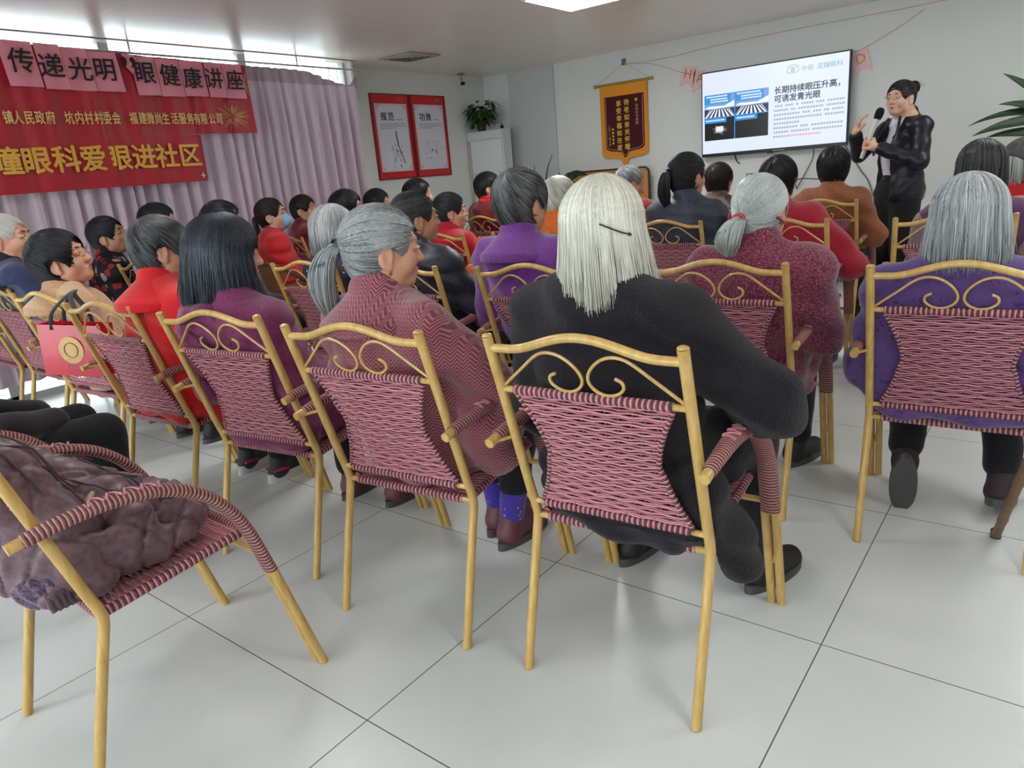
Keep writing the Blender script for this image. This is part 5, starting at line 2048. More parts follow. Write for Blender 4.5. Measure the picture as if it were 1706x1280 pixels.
def ex_F(t, K):
    nb = K['nb']
    F = Field(axis(nb[0] - .2, nb[0] + .2, .009), axis(nb[1] - .16, nb[1] + .18, .009), axis(nb[2] - .08, nb[2] + .11, .009))
    F.cone(nb + np.array([0, .01, -.02]), nb + np.array([0, .02, .05]), .10, .082, .02)
    b = MB(); F.into(b); b.build('collar', BLKW, t, 0)


def ex_Z(t, K):
    """taupe sleeves below the sleeveless purple vest"""
    J = K['J']
    for s in (0, 1):
        F = Field(axis(-.46, .46, .014), axis(-.1, .75, .014), axis(.3, 1.1, .014))
        F.cone(J['sh'][s] + np.array([(-.03, .03)[s], 0, -.02]), J['el'][s], .068, .066, .03); F.cone(J['el'][s], J['wr'][s], .066, .05, .03)
        b = MB(); F.into(b); b.build('sleeve', GREYS, t, 0)
    wire(t, K, 'headband', [(-.088, -.02, .02), (-.06, -.03, .085), (0, -.03, .112), (.06, -.03, .085), (.088, -.02, .02)], .003, BLKM)


def ex_AA(t, K):
    b = MB()
    F = Field(axis(-.13, .13, .009), axis(-.13, .13, .009), axis(0, .16, .009))
    F.ell((0, -.01, .03), (.10, .118, .10), .01)
    F.cone((-.2, 0, -.06), (.2, 0, -.06), .10, .10, .01, None, 1)
    F.into(b)
    b.v = [(v * K['S']) @ np.asarray(K['T'][1]).T + np.asarray(K['T'][0]) for v in b.v]
    g = N('mesh_cap_cloth')
    ck = g.n('ShaderNodeTexChecker'); ck.inputs['Scale'].default_value = 160
    g.l(g.coord(), ck.inputs['Vector'])
    zz = g.xyz(g.coord())[2]
    g.set(g.mix(ck.outputs['Fac'], lin((60, 60, 64)), lin((96, 96, 100))), .8)
    b.build('cap', g.m, t, 0)


def lookat(p, q=(0.55, 5.2)):
    return -math.degrees(math.atan2(q[0] - p[0], q[1] - p[1]))

S = {c_[3]: c_[:3] for c_ in CHAIRS}
def seat_of(k): return CHAIRS[k][:3]

AUD = 'seated audience'
# nearest row
person('woman from behind with a loose white bob and hairpin in a black fur coat', seat_of(2), (1.180, .545, 1.062), (lookat((1.18, .54)) - 6, 2, -2), ('bob', 'white', 5200, dict(th=.017, zend=-.168, bias=.62, r=.0010, wav=.004, flare=.016, jag=.06)),
       FUR, BLKT, SH_BLK, bulk=.022, hs=.93, res=0, style=dict(hem=-.02, fold=.006, sw=.158, leglen=.62, add=[((-.13, .13, .47), (.16, .13, .46), .075, .075, None), ((-.14, .118, .41), (.12, .112, .385), .032, .036, None), ((.17, .16, .48), (.235, .24, .30), .075, .055, None), ((-.19, .2, .5), (-.19, .3, .43), .06, .05, None)]),
       arms=dict(er=(.295, .24, .685), wr=(.18, .44, .62), el=(-.245, .20, .64)), feet=dict(kr=(.17, .56, .47), ar=(.19, .62, .085), tr=(.24, .76, .03), al=(-.20, .60, .085), tl=(-.175, .75, .03)), group=AUD, collar='stand', extra=ex_A, seed=1, socks=SOCKB)
person('seated woman from behind with a grey ponytail and large ear in a rose herringbone coat', seat_of(3), (.555, .465, 1.035), (lookat((.55, .47)) - 34, -4, 2), ('pony', 'grey', 4200, dict(th=.010, bias=.42, r=.0009, tie=(-.12, -.97, -.12))),
       HERR, BLKT, SH_BRN, bulk=.016, hs=.99, res=0, face=True, style=dict(hem=-.02, fold=.005, sw=.155, leglen=.66, add=[((.20, .20, .56), (.22, .24, .46), .075, .06, None)]), arms=dict(er=(.265, .25, .62), wr=(.16, .45, .60)),
       feet=dict(ar=(.045, .535, .085), tr=(.07, .70, .03), al=(-.045, .60, .085), tl=(-.035, .76, .03), kr=(.10, .57, .485), kl=(-.07, .58, .485)), group=AUD, collar='fold', extra=ex_B, seed=2, socks=SOCKP)
person('seated woman from behind with a glossy black bob in a magenta hooded padded jacket', seat_of(4), (-.135, .43, 1.025), (lookat((-.13, .43)) - 12, -4, 3), ('bob', 'bluish', 4600, dict(th=.020, zend=-.135, bias=.27, r=.0011, flare=.012, wav=.002)),
       MAGP, BLKT, SH_BRN, bulk=.022, hs=1.02, res=0, style=dict(hem=-.02, fold=.007, quilt=.13, add=[((-.10, .12, .47), (.12, .12, .46), .08, .08, None)]), group=AUD, hood=True, seed=3, feet=dict(al=(-.10, .55, .085), tl=(-.10, .70, .03)))
person('seated person from behind with short grey streaked dark hair in a bright red jacket', seat_of(5), (-.575, .455, 1.045), (lookat((-.56, .45)) - 14, -3, 0), ('short', 'pepper', 3000, dict(th=.013, bias=.14, r=.0010)),
       REDJ, BLKT, SH_SNK, bulk=.014, hs=.97, res=0, face=True, style=dict(hem=-.03, fold=.005, add=[((-.12, .12, .48), (.14, .12, .47), .075, .075, None), ((.15, .12, .47), (.19, .2, .42), .06, .05, None)]), group=AUD, collar='fold', seed=4, feet=dict(al=(-.09, .50, .085), tl=(-.12, .66, .03), ar=(.14, .49, .085), tr=(.15, .66, .03)))
person('woman with wire glasses and short black hair in a camel coat beside the red bag', seat_of(6), (-1.50, .465, 1.0), (lookat((-1.5, .46)) - 22, 14, 6), ('short', 'black', 2200, dict(th=.020, bias=.25, r=.0014)),
       CAMEL, BLKT, SH_BLK, bulk=.022, hs=1.08, res=0, face=True, style=dict(hem=-.02, fold=.006, add=[((-.12, .12, .62), (.14, .12, .62), .06, .06, None)]), group=AUD, collar='fold', extra=lambda t, K: glasses(t, K), seed=5, skin=0)
person('elderly man with thin white hair in navy with a dark collar at the left edge', seat_of(7), (-2.09, .47, 1.10), (lookat((-2.1, .46)) - 16, 0, 0), ('thin', 'thin', 900, dict(th=.004, bias=.5, r=.0009)),
       NAVY, BLKT, SH_BLK, bulk=.028, hs=1.06, res=0, face=True, style=dict(fold=.006), group=AUD, extra=ex_F, seed=6, skin=0)
# middle row
person('woman looking up in a black jacket printed with red flowers', seat_of(15), (-2.77, 1.235, 1.035), (lookat((-2.77, 1.23)) - 10, 10, 4), ('short', 'black', 1000, dict(th=.013, bias=.4, r=.0014)),
       FLORAL, BLKT, SH_BLK, bulk=.018, hs=1.04, res=1, face=True, style=dict(fold=.005), group=AUD, collar='stand', seed=7, skin=1)
person('person showing only a black hair crown between the floral jacket and the black bob', seat_of(14), (-2.43, 1.40, 1.09), (lookat((-2.4, 1.4)), 0, 0), ('short', 'black', 500, dict(th=.014, bias=.2, r=.0016)), BLKW, BLKT, SH_BLK, res=2, group=AUD, seed=8)
person('seated person with black hair peeping over the glossy black bob', seat_of(13), (-1.70, 1.385, 1.07), (lookat((-1.7, 1.4)), 0, 0), ('short', 'black', 500, dict(th=.016, bias=.2, r=.0016)), BLKW, BLKT, SH_BLK, res=2, group=AUD, seed=9)
person('seated person with a straight ash grey bob in a black top with white dots', seat_of(12), (-.89, 1.48, 1.005), (lookat((-.9, 1.48)), 0, 0), ('bob', 'grey', 1900, dict(th=.016, zend=-.10, bias=.55, r=.0014)),
       DOTS, BLKT, SH_BLK, res=1, bulk=.014, group=AUD, collar='stand', seed=10)
person('seated woman with dark hair tied back and a gold earring in a black quilted jacket', seat_of(11), (-.265, 1.42, 1.045), (lookat((-.27, 1.42)) - 20, 0, 0), ('pony', 'dark', 1100, dict(th=.010, bias=.16, r=.0013)),
       BLKQ, BLKT, SH_BLK, res=1, bulk=.024, face=True, style=dict(quilt=.085, fold=.006), arms=dict(er=(.27, .22, .64)), group=AUD, collar='fold', collar_mat=VEST, extra=ex_O, seed=11, skin=1)
person('seated person with thick short grey hair in a purple wool coat with a wide collar', seat_of(10), (.30, 1.44, 1.088), (lookat((.3, 1.44)) - 12, 0, 0), ('short', 'pepper', 3400, dict(th=.018, bias=.30, r=.0010)),
       PURP, BLKT, SH_BLK, res=0, bulk=.018, hs=1.04, face=True, style=dict(hem=-.02, fold=.004, collar_h=.035), group=AUD, collar='fold', seed=12)
person('seated woman with a silver low ponytail and red hair tie in a mottled maroon coat', seat_of(9), (1.175, 1.565, 1.015), (lookat((1.17, 1.57)) - 16, -2, 0), ('pony', 'silver', 3400, dict(th=.012, bias=.5, r=.0011, tie=(-.22, -.90, -.42))),
       MOTT, BLKT, SH_BLK, res=0, bulk=.022, hs=.97, style=dict(hem=-.03, fold=.005, sw=.160, add=[((-.12, .12, .46), (.14, .14, .44), .085, .08, None), ((.16, .2, .46), (.18, .3, .40), .07, .06, None)]), arms=dict(er=(.27, .22, .60), wr=(.15, .44, .62)), group=AUD, collar='stand', extra=ex_W, seed=13,
       feet=dict(ar=(.14, .50, .085), tr=(.19, .66, .03), kr=(.14, .55, .485)))
person('seated woman with a steel grey bob in a purple coat with dark sprigs', seat_of(8), (1.758, 1.50, .975), (lookat((1.76, 1.5)) + 4, -4, 0), ('bob', 'steel', 4200, dict(th=.020, zend=-.125, bias=.48, r=.0011, flare=.008, wav=.002, jag=.045)),
       SPRIG, BLKT, SH_WIN, res=0, bulk=.020, hs=.95, style=dict(hem=-.03, fold=.006, sw=.162, add=[((-.15, .13, .47), (.15, .13, .47), .085, .085, None), ((-.19, .15, .48), (-.2, .3, .44), .06, .05, None)]), group=AUD, seed=14,
       feet=dict(kl=(-.15, .52, .46), al=(-.13, .30, .19), tl=(-.135, .345, .03), ar=(.14, .38, .12), tr=(.16, .50, .03)))
# third row
person('seated woman in a blue face mask and red padded jacket', (-2.47, 2.02, -20), (-2.43, 2.20, 1.062), (lookat((-2.43, 2.2)) - 8, 6, 4), ('pony', 'brown', 900, dict(th=.012, bias=.2, r=.0015)),
       REDP, BLKT, SH_BLK, res=1, bulk=.018, face=True, style=dict(quilt=.07, fold=.005), group=AUD, extra=ex_I, seed=15, skin=2)
person('seated person with short brown black hair in a maroon jacket beside the curtain', seat_of(21), (-3.0, 2.90, 1.06), (lookat((-3.0, 2.9)) - 6, 2, 0), ('short', 'brown', 600, dict(th=.013, bias=.2, r=.0018)), MAROON, BLKT, SH_BLK, res=1, bulk=.018, face=True, group=AUD, collar='stand', seed=16)
person('seated person with short black hair and a bare ear behind the ash grey bob', (-1.83, 2.15, 0), (-1.76, 2.31, 1.07), (lookat((-1.8, 2.3)) - 16, 0, 4), ('short', 'black', 700, dict(th=.016, bias=.2, r=.0016)), BLKW, BLKT, SH_BLK, res=1, face=True, group=AUD, seed=17)
person('seated woman with half pinned dark hair and a clip in a red coat', seat_of(20), (-1.16, 2.64, 1.0), (lookat((-1.16, 2.65)) - 14, 0, 0), ('pony', 'black', 1100, dict(th=.014, bias=.5, r=.0014, tie=(0, -.9, .35))), REDC, BLKT, SH_BLK, res=1, bulk=.018, face=True, group=AUD, collar='fold', extra=ex_P, seed=18)
person('seated person with white hair in an orange vest, partly behind the purple collared coat', seat_of(19), (-.36, 2.70, 1.045), (lookat((-.36, 2.7)), 0, 0), ('short', 'white', 900, dict(th=.013, bias=.6, r=.0015)), ORNG, BLKT, SH_BLK, res=1, bulk=.02, group=AUD, collar='stand', seed=19)
person('seated woman with a long black ponytail in a slate navy padded jacket', seat_of(18), (.265, 3.05, 1.105), (lookat((.26, 3.05)) - 14, 0, 0), ('pony', 'black', 1000, dict(th=.013, bias=.3, r=.0014, tie=(-.15, -.97, .05))), NAVP, BLKT, SH_BLK, res=1, bulk=.026, hs=1.06, style=dict(quilt=.10, fold=.005), group=AUD, collar='stand', extra=ex_U, seed=20)
person('seated person with tousled black hair in a crimson sweater, behind the silver ponytail', seat_of(17), (.785, 2.98, 1.055), (lookat((.79, 2.98)) - 6, 0, 0), ('short', 'black', 800, dict(th=.016, bias=.3, r=.0016)), CRIM, NVT, SH_BLK, res=1, bulk=.022, arms=dict(er=(.30, .20, .62), wr=(.22, .46, .60)), style=dict(sw=.16), group=AUD, collar='stand', seed=21)
person('seated woman with thin dark hair and a headband in a purple vest with taupe sleeves', seat_of(16), (1.648, 2.95, 1.05), (lookat((1.65, 2.95)) + 6, 0, 0), ('bob', 'dark', 900, dict(th=.014, zend=-.10, bias=.28, r=.0015)), VEST, BLKT, SH_BLK, res=1, bulk=.014, hs=1.0, group=AUD, extra=ex_Z, seed=22)
# fourth row
person('seated person with a round black haircut in a rust brown jacket below the speaker', seat_of(22), (.745, 4.20, 1.065), (lookat((.75, 4.2), (.3, 6)), 0, 0), ('short', 'black', 900, dict(th=.018, bias=.25, r=.0016)), RUST, BLKT, SH_BLK, res=1, bulk=.020, hs=1.06, arms=dict(er=(.29, .18, .63)), group=AUD, collar='stand', seed=23)
person('seated person with short brown black hair and a brown fur collar under the television', seat_of(23), (.035, 4.09, 1.035), (lookat((.03, 4.1), (.2, 6)), 0, 0), ('short', 'brown', 700, dict(th=.016, bias=.3, r=.0017)), BRNJ, BLKT, SH_BLK, res=2, bulk=.022, group=AUD, collar='fur', collar_mat=BRNF, seed=24)
person('seated person with neat grey hair in front of the folded wooden table', seat_of(24), (-.64, 4.07, 1.068), (lookat((-.64, 4.07), (.6, 6)) - 12, 0, 0), ('short', 'grey', 700, dict(th=.014, bias=.35, r=.0017)), DKRED, BLKT, SH_BLK, res=1, face=True, group=AUD, collar='stand', seed=25)
person('seated person with black hair and a bright red scarf in front of the tall cabinet', seat_of(25), (-1.96, 4.03, 1.105), (lookat((-1.96, 4.03)) + 10, 0, 0), ('short', 'black', 700, dict(th=.015, bias=.3, r=.0017)), DKRED, BLKT, SH_BLK, res=2, bulk=.022, hs=1.06, group=AUD, extra=ex_Q, seed=26)
person('seated person with only black hair showing below the curtain end', seat_of(26), (-2.55, 3.30, 1.055), (lookat((-2.55, 3.3)), 0, 0), ('short', 'black', 400, dict(th=.015, bias=.2, r=.0018)), BLKW, BLKT, SH_BLK, res=2, group=AUD, seed=27)
person('seated person with only black hair showing below the red posters', seat_of(27), (-1.93, 3.15, 1.105), (lookat((-1.93, 3.15)), 0, 0), ('short', 'black', 400, dict(th=.015, bias=.25, r=.0018)), BLKW, BLKT, SH_BLK, res=2, group=AUD, seed=28)
person('seated person with white hair under a dark cap at the right edge', seat_of(28), (1.765, 3.76, 1.035), (lookat((1.76, 3.76)) + 10, 0, 0), ('bob', 'silver', 500, dict(th=.014, zend=-.09, bias=.55, r=.0017)), REDC, BLKT, SH_BLK, res=2, bulk=.02, group=AUD, extra=ex_AA, seed=29)
person('seated person whose black trousered knees show behind the heaped brown coat, at the left edge', seat_of(1), (-.60, -.30, 1.06), (lookat((-.6, -.3)), 0, 0), ('short', 'black', 500, dict(th=.014, bias=.25, r=.0016)), BLKW, BLKT, SH_BLK, res=1, group=AUD, seed=30)
# ------------------------------------------------------------------ the speaker, standing by the television
def speaker():
    t = thing('person', 'standing woman speaker with a black hair bun in a dark leather blazer, holding a microphone', 'person', (1.03, 4.78, 0), 143)
    a = R(143); ca, sa = math.cos(a), math.sin(a)
    V_ = lambda *p: np.array(p, float)
    hc = V_(0.0, .035, 1.462)
    Rh = rotm(14, 1, 0)
    T = (hc, Rh); hs = .97
    nb = V_(0, -.02, 1.325); mid = V_(0, .0, 1.10); pv = V_(0, .0, .90)
    sh = [V_(-.155, -.01, 1.275), V_(.155, -.01, 1.275)]
    el = [V_(-.215, .05, 1.055), V_(.255, .12, 1.125)]
    wr = [V_(-.035, .235, 1.165), V_(.165, .235, 1.265)]
    kn = [V_(-.085, .01, .47), V_(.09, .03, .47)]
    an = [V_(-.09, -.03, .085), V_(.10, .0, .085)]
    toe = [V_(-.10, .13, .03), V_(.12, .16, .03)]
    f = .0052
    F = Field(axis(-.34, .34, .009, [(-.11, .21, f)]), axis(-.16, .38, .009, [(-.09, .36, f)]), axis(0, 1.60, .011, [(1.13, 1.60, f)]))
    head_prims(F, T, hs)
    F.cone(hc + V_(0, -.028, -.05), nb + V_(0, 0, -.01), .047, .052, .03)
    F.cone(nb, mid, .08, .10, .05, (1, 1.35, 1)); F.cone(mid, pv, .10, .12, .05, (1, 1.3, 1))
    for i in (0, 1):
        F.cone(sh[i], nb, .042, .045, .04); F.cone(sh[i], el[i], .042, .036, .02); F.cone(el[i], wr[i], .036, .025, .02)
        F.cone(pv + V_((-.07, .07)[i], 0, -.04), kn[i], .085, .055, .03); F.cone(kn[i], an[i], .052, .034, .02); F.cone(an[i], toe[i], .034, .022, .02)
    # right hand raised, palm in, fingers loosely bent; left hand closed on the microphone
    hand_prims(F, wr[1], V_(-.30, .05, .75), V_(.6, .8, 0), V_(-.6, .3, .2), 1.0, .42, .02)
    hand_prims(F, wr[0], V_(.75, .30, .25), V_(-.2, .9, .1), V_(.0, -.1, 1), 1.0, 1.15)
    b = MB(); F.into(b); b.build('body', SKIN[2], t, 0)
    # shirt
    SHIRT = cloth('white_shirt', (222, 222, 232), (206, 206, 220), 120, .2, .7, .1)
    F = Field(axis(-.2, .2, .009), axis(-.18, .2, .009), axis(.84, 1.42, .009))
    F.cone(nb + V_(0, .01, -.06), mid, .100, .118, .05, (1, 1.22, 1)); F.cone(mid, V_(0, 0, 1.0), .120, .112, .05, (1, 1.18, 1))
    for s in (-1, 1):
        F.cone(nb + V_(s * .055, .02, .03), nb + V_(s * .03, .085, -.03), .020, .016, .02)
    F.cone(nb + V_(0, -.02, -.01), nb + V_(0, -.018, .045), .062, .058, .02)
    F.cone(nb + V_(0, .02, .02), nb + V_(0, .03, .12), .045, .05, .01, None, 1)
    b = MB(); F.into(b); b.build('shirt', SHIRT, t, 0)
    b = MB()
    for k in range(5):
        b.lathe([(0, -.003), (.007, 0), (0, .003)], 8, (0, .118 + .004 * k, 1.18 - k * .055))
    b.build('shirt_button', TRIMW, t)
    # blazer, open at the front
    LEA = cloth('dark_leather', (40, 40, 48), (28, 28, 36), 60, .25, .38, .0)
    F = Field(axis(-.36, .36, .008), axis(-.2, .36, .008), axis(.78, 1.42, .008))
    F.cone(nb + V_(0, -.005, -.06), mid, .118, .135, .05, (1, 1.18, 1)); F.cone(mid, V_(0, -.005, .86), .135, .172, .05, (1, 1.2, 1))
    for i in (0, 1):
        F.cone(sh[i], nb + V_(0, -.01, -.03), .054, .056, .05); F.cone(sh[i], el[i], .056, .052, .03)
        F.cone(el[i], el[i] + (wr[i] - el[i]) * .88, .052, .044, .025)
    F.cone(nb + V_(0, -.01, -.02), nb + V_(0, -.012, .035), .070, .066, .015)
    F.cone(V_(.025, .130, 1.34), V_(.045, .150, 1.12), .066, .080, .012, None, 1)
    F.cone(V_(.045, .150, 1.12), V_(.06, .17, .76), .080, .125, .012, None, 1)
    F.cone(nb + V_(0, .045, .07), nb + V_(.01, .11, -.05), .052, .05, .01, None, 1)
    F.cone(V_(0, 0, .55), V_(0, 0, .64), .22, .22, .005, (1, 1, 1), 1)
    F.warp(lambda x, y, z: .004 * np.sin(45 * z + 30 * x) * np.sin(33 * y + 20 * z))
    b = MB(); F.into(b); b.build('blazer', LEA, t, 0)
    b = MB()
    for s in (-1, 1):
        P = [(s * .045 + .01, .062, 1.345), (s * .075 + .01, .098, 1.28), (s * .085 + .01, .135, 1.20), (s * .055 + .025, .150, 1.11)]
        C = spline(P, 5)
        b.tube(C, np.linspace(.012, .024, len(C)) * np.concatenate([np.ones(len(C) - 4), [.9, .7, .5, .25]]), 8, lat=(s * 1, .3, 0), r2=.006)
    b.build('lapel', LEA, t)
    TRS = cloth('black_wide_trousers', (22, 22, 26), (15, 15, 18), 120, .2, .8, .1)
    F = Field(axis(-.26, .26, .010), axis(-.2, .22, .010), axis(.04, 1.04, .010))
    F.cone(V_(0, 0, .94), V_(0, 0, .86), .112, .125, .03, (1, 1.12, 1))
    for i, s in ((0, -1), (1, 1)):
        F.cone(V_(s * .07, 0, .86), kn[i], .098, .080, .03); F.cone(kn[i], an[i] + V_(0, .01, .0), .080, .088, .02)
    F.warp(lambda x, y, z: .004 * np.sin(50 * x + 3 * z) * np.sin(28 * y + 4 * z))
    b = MB(); F.into(b); b.build('trousers', TRS, t, 0)
    for i in (0, 1):
        shoe_part(t, an[i], toe[i], SH_BLK, .009)
    ob, tp, rs = hair(t, T, hs, 'pony', 'black', 1300, 41, th=.010, bias=.3, r=.0013, tie=(.0, -.95, .28))
    F = Field(axis(-.06, .06, .006), axis(-.06, .06, .006), axis(-.06, .06, .006))
    F.ell((0, 0, 0), (.040, .036, .042), .01)
    F.warp(lambda x, y, z: .003 * np.sin(160 * z + 90 * x))
    b = MB(); F.into(b, ti=.15)
    c = tp + Rh @ V_(0, -.026, .012)
    d0 = uni(rs.randn(160, 3)); tt = np.linspace(0, 1.2, 7)
    e = uni(np.cross(d0, [0, 1, 0])); P = (np.cos(tt)[None, :, None] * d0[:, None] + np.sin(tt)[None, :, None] * e[:, None]) * np.array([.042, .038, .044])
    strands(b, P, .0014 * np.linspace(1, .5, 7), rs.rand(160) * .5)
    w = uni(np.stack([rs.randn(26) * .5, -1 - rs.rand(26), .6 + rs.randn(26) * .5], 1))
    P = w[:, None] * (.038 + .055 * rs.rand(26, 1, 1) * np.linspace(0, 1, 6)[None, :, None]); P[..., 2] -= .02 * np.linspace(0, 1, 6) ** 2
    strands(b, P, .0011 * np.linspace(1, .3, 6), rs.rand(26) * .3)
    b.v = [v + c for v in b.v]
    b.build('hair_bun', hm('black'), t, 0)
    face_bits(t, T, hs, 'black')
    K = dict(T=T, S=hs)
    glasses(t, K)
    b = MB(); b.lathe([(0, -.010), (.010, -.006), (.012, 0), (.010, .006), (0, .010)], 10, tuple(pt(K, (-.076, -.004, -.004)))); b.build('earpiece', TRIMW, t)
    # microphone, held in the left hand
    def wpt(p): return np.array([1.03 + ca * p[0] - sa * p[1], 4.78 + sa * p[0] + ca * p[1], p[2]])
    p0, p1 = wpt((.055, .272, 1.10)), wpt((.008, .185, 1.385))
    m = thing('microphone', 'white handled microphone with a black foam head at the speaker mouth', 'microphone', tuple(p0))
    q = Vector(p1 - p0); ln = q.length
    rot = q.to_track_quat('Z', 'Y').to_matrix()
    def rb(b):
        M = np.array(rot); b.v = [v @ M.T for v in b.v]
    b = MB(); b.lathe([(0, 0), (.013, .001), (.014, .02), (.0165, ln - .07), (.018, ln - .045), (0, ln - .045)], 20); rb(b); b.build('handle', plain('mic_ivory', (206, 204, 196), .35, .05, 20), m)
    b = MB(); b.lathe([(0, ln - .048), (.022, ln - .045), (.027, ln - .02), (.027, ln + .005), (.02, ln + .024), (0, ln + .031)], 22); rb(b)
    b.build('foam_head', cloth('mic_foam', (26, 26, 28), (14, 14, 16), 400, .8, .95, .1), m, 0)

speaker()

# ------------------------------------------------------------------ the coat heaped on the nearest chair
CX, CY, CR = .255, -.457, -2
t = thing('coat', 'dark mauve brown padded coat heaped over the nearest left armchair', 'coat', (CX, CY, 0), CR)
COATM = cloth('coat_mauve_brown', (116, 88, 96), (92, 66, 74), 60, .3, .42, .15)
F = Field(axis(-.40, .32, .0055), axis(-.16, .52, .0055), axis(.36, .92, .0055))
C_ = lambda a, b_, ra, rb, k=.05, fl=None: F.cone(np.array(a, float), np.array(b_, float), ra, rb, k, fl)
K_ = .022
C_((-.28, -.05, .68), (-.12, .06, .60), .10, .12, K_)
C_((-.12, -.07, .75), (.04, .02, .66), .075, .105, K_)
C_((-.02, .00, .70), (.10, .10, .53), .075, .095, K_)
C_((-.18, .06, .62), (.04, .20, .52), .10, .11, K_)
C_((-.10, .12, .60), (.115, .20, .50), .06, .085, K_)
C_((-.06, .23, .535), (.10, .35, .49), .075, .055, K_)
C_((-.20, .22, .52), (.02, .34, .485), .075, .06, K_)
C_((.06, .30, .49), (.14, .33, .47), .05, .04, K_)
C_((.04, .06, .52), (.135, .12, .455), .085, .05, K_)
C_((.08, .16, .48), (.14, .27, .455), .06, .042, K_)
C_((.02, .03, .46), (.13, .05, .45), .06, .04, K_)
C_((-.22, .0, .56), (-.22, .2, .50), .12, .10, K_)
def cf(x, y, z):
    w = .008 * np.sin(26 * x - 18 * y + 14 * z) * np.sin(21 * y + 16 * z + 8 * x + 1) + .005 * np.sin(55 * x + 31 * y - 22 * z) * np.sin(44 * z - 26 * x)
    r1 = 1 - np.abs(np.sin(24 * x + 20 * y - 16 * z + 1.5 * np.sin(18 * y + 9 * x)))
    r2 = 1 - np.abs(np.sin(30 * y - 22 * x + 12 * z + 1.2 * np.sin(24 * x - 15 * z)))
    return w + .014 * r1 ** 5 + .010 * r2 ** 6
F.warp(cf)
F.ell((0, .2, .27), (.5, .5, .145), .01, 1)
FC = F
COATS = cloth('coat_seam', (78, 58, 64), (64, 46, 52), 80)
b = MB(); F.into(b); b.build('shell', COATM, t, 0)
F = Field(axis(-.05, .2, .006), axis(-.06, .16, .006), axis(.39, .54, .006))
F.ell((.09, .05, .455), (.07, .06, .045), .02)
rsn = np.random.RandomState(8)
F.warp(lambda x, y, z: .009 * np.sin(150 * x + 60 * z) * np.sin(130 * y + 90 * z))
b = MB(); F.into(b); b.build('fur_trim', cloth('fur_lilac', (110, 84, 110), (40, 30, 42), 150, 1, .95, .5), t, 0)
b = MB()
for k in range(10):
    yk = .03 + k * .012
    b.tube([(.152 + .006 * math.sin(k), yk, .455), (.165, yk, .43), (.168, yk + .004, .418)], .0062, 7)
b.build('knitted_cuff', cloth('cuff_mauve', (96, 76, 92), (74, 58, 72), 120, .4, .9, .3), t)
for q in ((.118, .16, .605), (.125, .045, .585)):
    b = MB(); b.tube([(q[0] - .002, q[1] - .012, q[2] - .012), (q[0] + .004, q[1], q[2]), (q[0] - .002, q[1] + .012, q[2] + .012)], [.005, .008, .005], 9); b.build('toggle', plain('toggle_bone', (176, 156, 140), .4), t)
def on_coat(x, y):
    """height of the coat surface over a point of the seat"""
    i_, j_ = np.argmin(np.abs(FC.x - x)), np.argmin(np.abs(FC.y - y))
    k_ = np.nonzero(FC.D[i_, j_] < 0)[0]
    return (FC.z[k_[-1]] if len(k_) else .40) + .002
for P in (((-.16, -.06), (-.05, .02), (.04, .08), (.12, .14), (.16, .18)), ((-.10, -.10), (.0, -.04), (.08, .02), (.15, .08)), ((-.2, .05), (-.08, .10), (.02, .15), (.10, .20), (.15, .25)),
          ((-.02, -.08), (-.01, .04), (-.03, .14), (-.06, .24)), ((.07, .0), (.07, .10), (.05, .20), (.02, .30)), ((-.12, .18), (-.02, .22), (.06, .28), (.12, .33))):
    q = spline([(a_, b_, 0) for a_, b_ in P], 9)
    z_ = np.array([on_coat(a_, b_) for a_, b_, _ in q])
    z_ = np.convolve(np.pad(np.maximum(z_, np.roll(z_, 1)), 1, mode='edge'), np.ones(3) / 3, 'valid')
    b = MB(); b.tube(np.stack([q[:, 0], q[:, 1], z_ - .001], 1), .0024, 6); b.build('seam', COATS, t)

# ------------------------------------------------------------------ bags and cane
t = thing('paper_bag', 'glossy red paper bag with a round gold print hanging between two armchairs', 'bag', (-1.15, .31, .565), 28)
t.rotation_euler[1] = R(4)
g = N('bag_red')
g.set(g.mix(g.noise(g.coord((8, 8, 1)), 2, 3), lin((206, 30, 52)), lin((184, 24, 44))), .2, 0, .5, None, .12)
b = MB()
w, d, h = .14, .045, .205
V = [(-w * .97, -d, 0), (w * .97, -d, 0), (w * .97, d, 0), (-w * .97, d, 0), (-w, -d * .8, h), (w, -d * .8, h), (w, d * .8, h), (-w, d * .8, h)]
b.add(V, [(0, 3, 2, 1), (0, 1, 5, 4), (1, 2, 6, 5), (2, 3, 7, 6), (3, 0, 4, 7)])
Vi = [(x * .985, y * .96, max(z, .003)) for x, y, z in V]
b.add(Vi, [(1, 2, 3, 0), (4, 5, 1, 0), (5, 6, 2, 1), (6, 7, 3, 2), (7, 4, 0, 3)])
b.build('body', g.m, t)
STR = cloth('strap_black', (28, 34, 34), (18, 22, 24), 200, .3, .8)
for s in (-1, 1):
    b = MB()
    P = spline([(-.075, s * d * .82, h - .02), (-.072, s * d * .7 + .01, h + .045), (-.055, .06 + s * .012, h + .10), (-.05, .10, h + .118), (-.035, .06 + s * .012, h + .10), (.035, s * d * .7 + .01, h + .045), (.055, s * d * .82, h - .02)], 5)
    b.tube(P, .010, 8, lat=(1, 0, 0), r2=.0025); b.build('strap', STR, t)
b = MB()
b.poly([(.0 + .055 * math.cos(a), -d * .93, .105 + .055 * math.sin(a)) for a in np.linspace(0, 6.283, 29)[:-1]], .0012, (0, -1, .0))
b.v = [v + np.array([0, 0, 0]) - np.array([0, 1, 0]) * (.0 + 0 * v[:, :1]) for v in b.v]
BG = plain('bag_gold', (206, 166, 110), .3, .2, 60, metal=.4)
b.build('gold_roundel', BG, t)
b = MB()
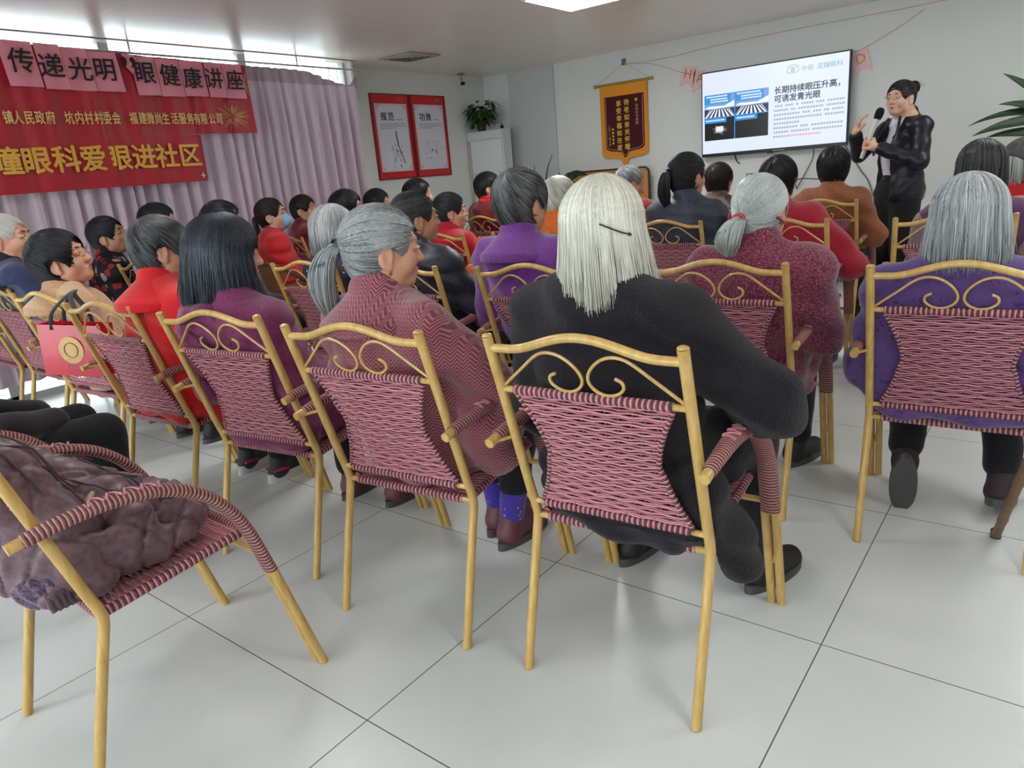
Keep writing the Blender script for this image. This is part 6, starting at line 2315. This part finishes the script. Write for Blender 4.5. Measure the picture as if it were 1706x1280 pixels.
for r0 in (.03,):
    b.tube([(r0 * math.cos(a), -d * .93 - .002, .105 + r0 * math.sin(a)) for a in np.linspace(0, 6.283, 21)[:-1]], .002, 5, closed=True)
b.build('roundel_ring', plain('bag_gold_dark', (160, 90, 70), .4), t)
b = MB()
for k in range(5):
    b.box((-.03 + k * .013, -d - .0008, .030), (-.022 + k * .013, -d + .002, .038))
o = b.build('small_print', plain('bag_print', (170, 110, 80), .4), t); o['kind'] = 'stuff'

t = thing('tote_bag', 'orange cloth tote bag hanging from an armchair post by its straps', 'bag', (-.735, 2.41, .40), 10)
OT = cloth('tote_orange', (236, 120, 42), (220, 102, 30), 160, .3, .8, .2)
b = MB(); F = Field(axis(-.16, .16, .01), axis(-.07, .07, .01), axis(0, .33, .01))
F.cone((-.09, 0, .05), (.09, 0, .05), .045, .045, .02); F.cone((-.10, 0, .28), (.10, 0, .28), .022, .022, .02); F.cone((-.07, 0, .08), (-.07, 0, .27), .045, .02, .04); F.cone((.07, 0, .08), (.07, 0, .27), .045, .02, .04); F.cone((0, 0, .08), (0, 0, .27), .05, .02, .04)
F.into(b); b.build('body', OT, t, 0)
for s in (-1, 1):
    b = MB(); b.tube(spline([(-.06, s * .015, .28), (-.045, s * .012, .36), (-.012, s * .006, .45), (0, 0, .458), (.012, s * .006, .45), (.05, s * .012, .36), (.065, s * .015, .28)], 5), .011, 8, lat=(1, 0, 0), r2=.002); b.build('strap', OT, t)

t = thing('walking_cane', 'brown bamboo walking cane leaning by the chair at the right edge', 'cane', (1.905, 1.585, 0), 0)
b = MB()
P0, P1 = np.array([0, 0, .006]), np.array([.115, -.60, .74])
n = 40
s = np.linspace(0, 1, n)
rr_ = .0125 + .0022 * (np.abs(np.sin(s * np.pi * 8)) < .25)
b.tube(P0 + s[:, None] * (P1 - P0), rr_, 10)
b.build('shaft', plain('cane_bamboo', (128, 92, 58), .5, .35, 30), t)
b = MB(); b.tube(spline([P1, P1 + np.array([.01, -.03, .05]), P1 + np.array([.02, .02, .085]), P1 + np.array([.02, .07, .06])], 5), .0125, 10); b.build('handle', plain('cane_handle', (96, 64, 40), .45, .2, 30), t)
b = MB(); b.lathe([(0, -.006), (.015, -.006), (.0145, .02), (0, .02)], 12, (0, 0, .006)); b.build('rubber_tip', BLACK, t)

# a folded bag of laundry-grey cloth on the empty corner of the camel coat seat, seen under the red bag
t = thing('cloth_bundle', 'pale grey cloth bundle on the seat edge below the red paper bag', 'cloth', (-1.42, .62, .405), 10)
F = Field(axis(-.16, .16, .009), axis(-.12, .12, .009), axis(0, .12, .009))
F.ell((0, 0, .045), (.13, .08, .045), .01); F.warp(lambda x, y, z: .006 * np.sin(60 * x + 20 * y) * np.sin(50 * y + 30 * z))
b = MB(); F.into(b); b.build('cloth', cloth('grey_cloth', (176, 166, 166), (150, 140, 142), 120), t, 0)
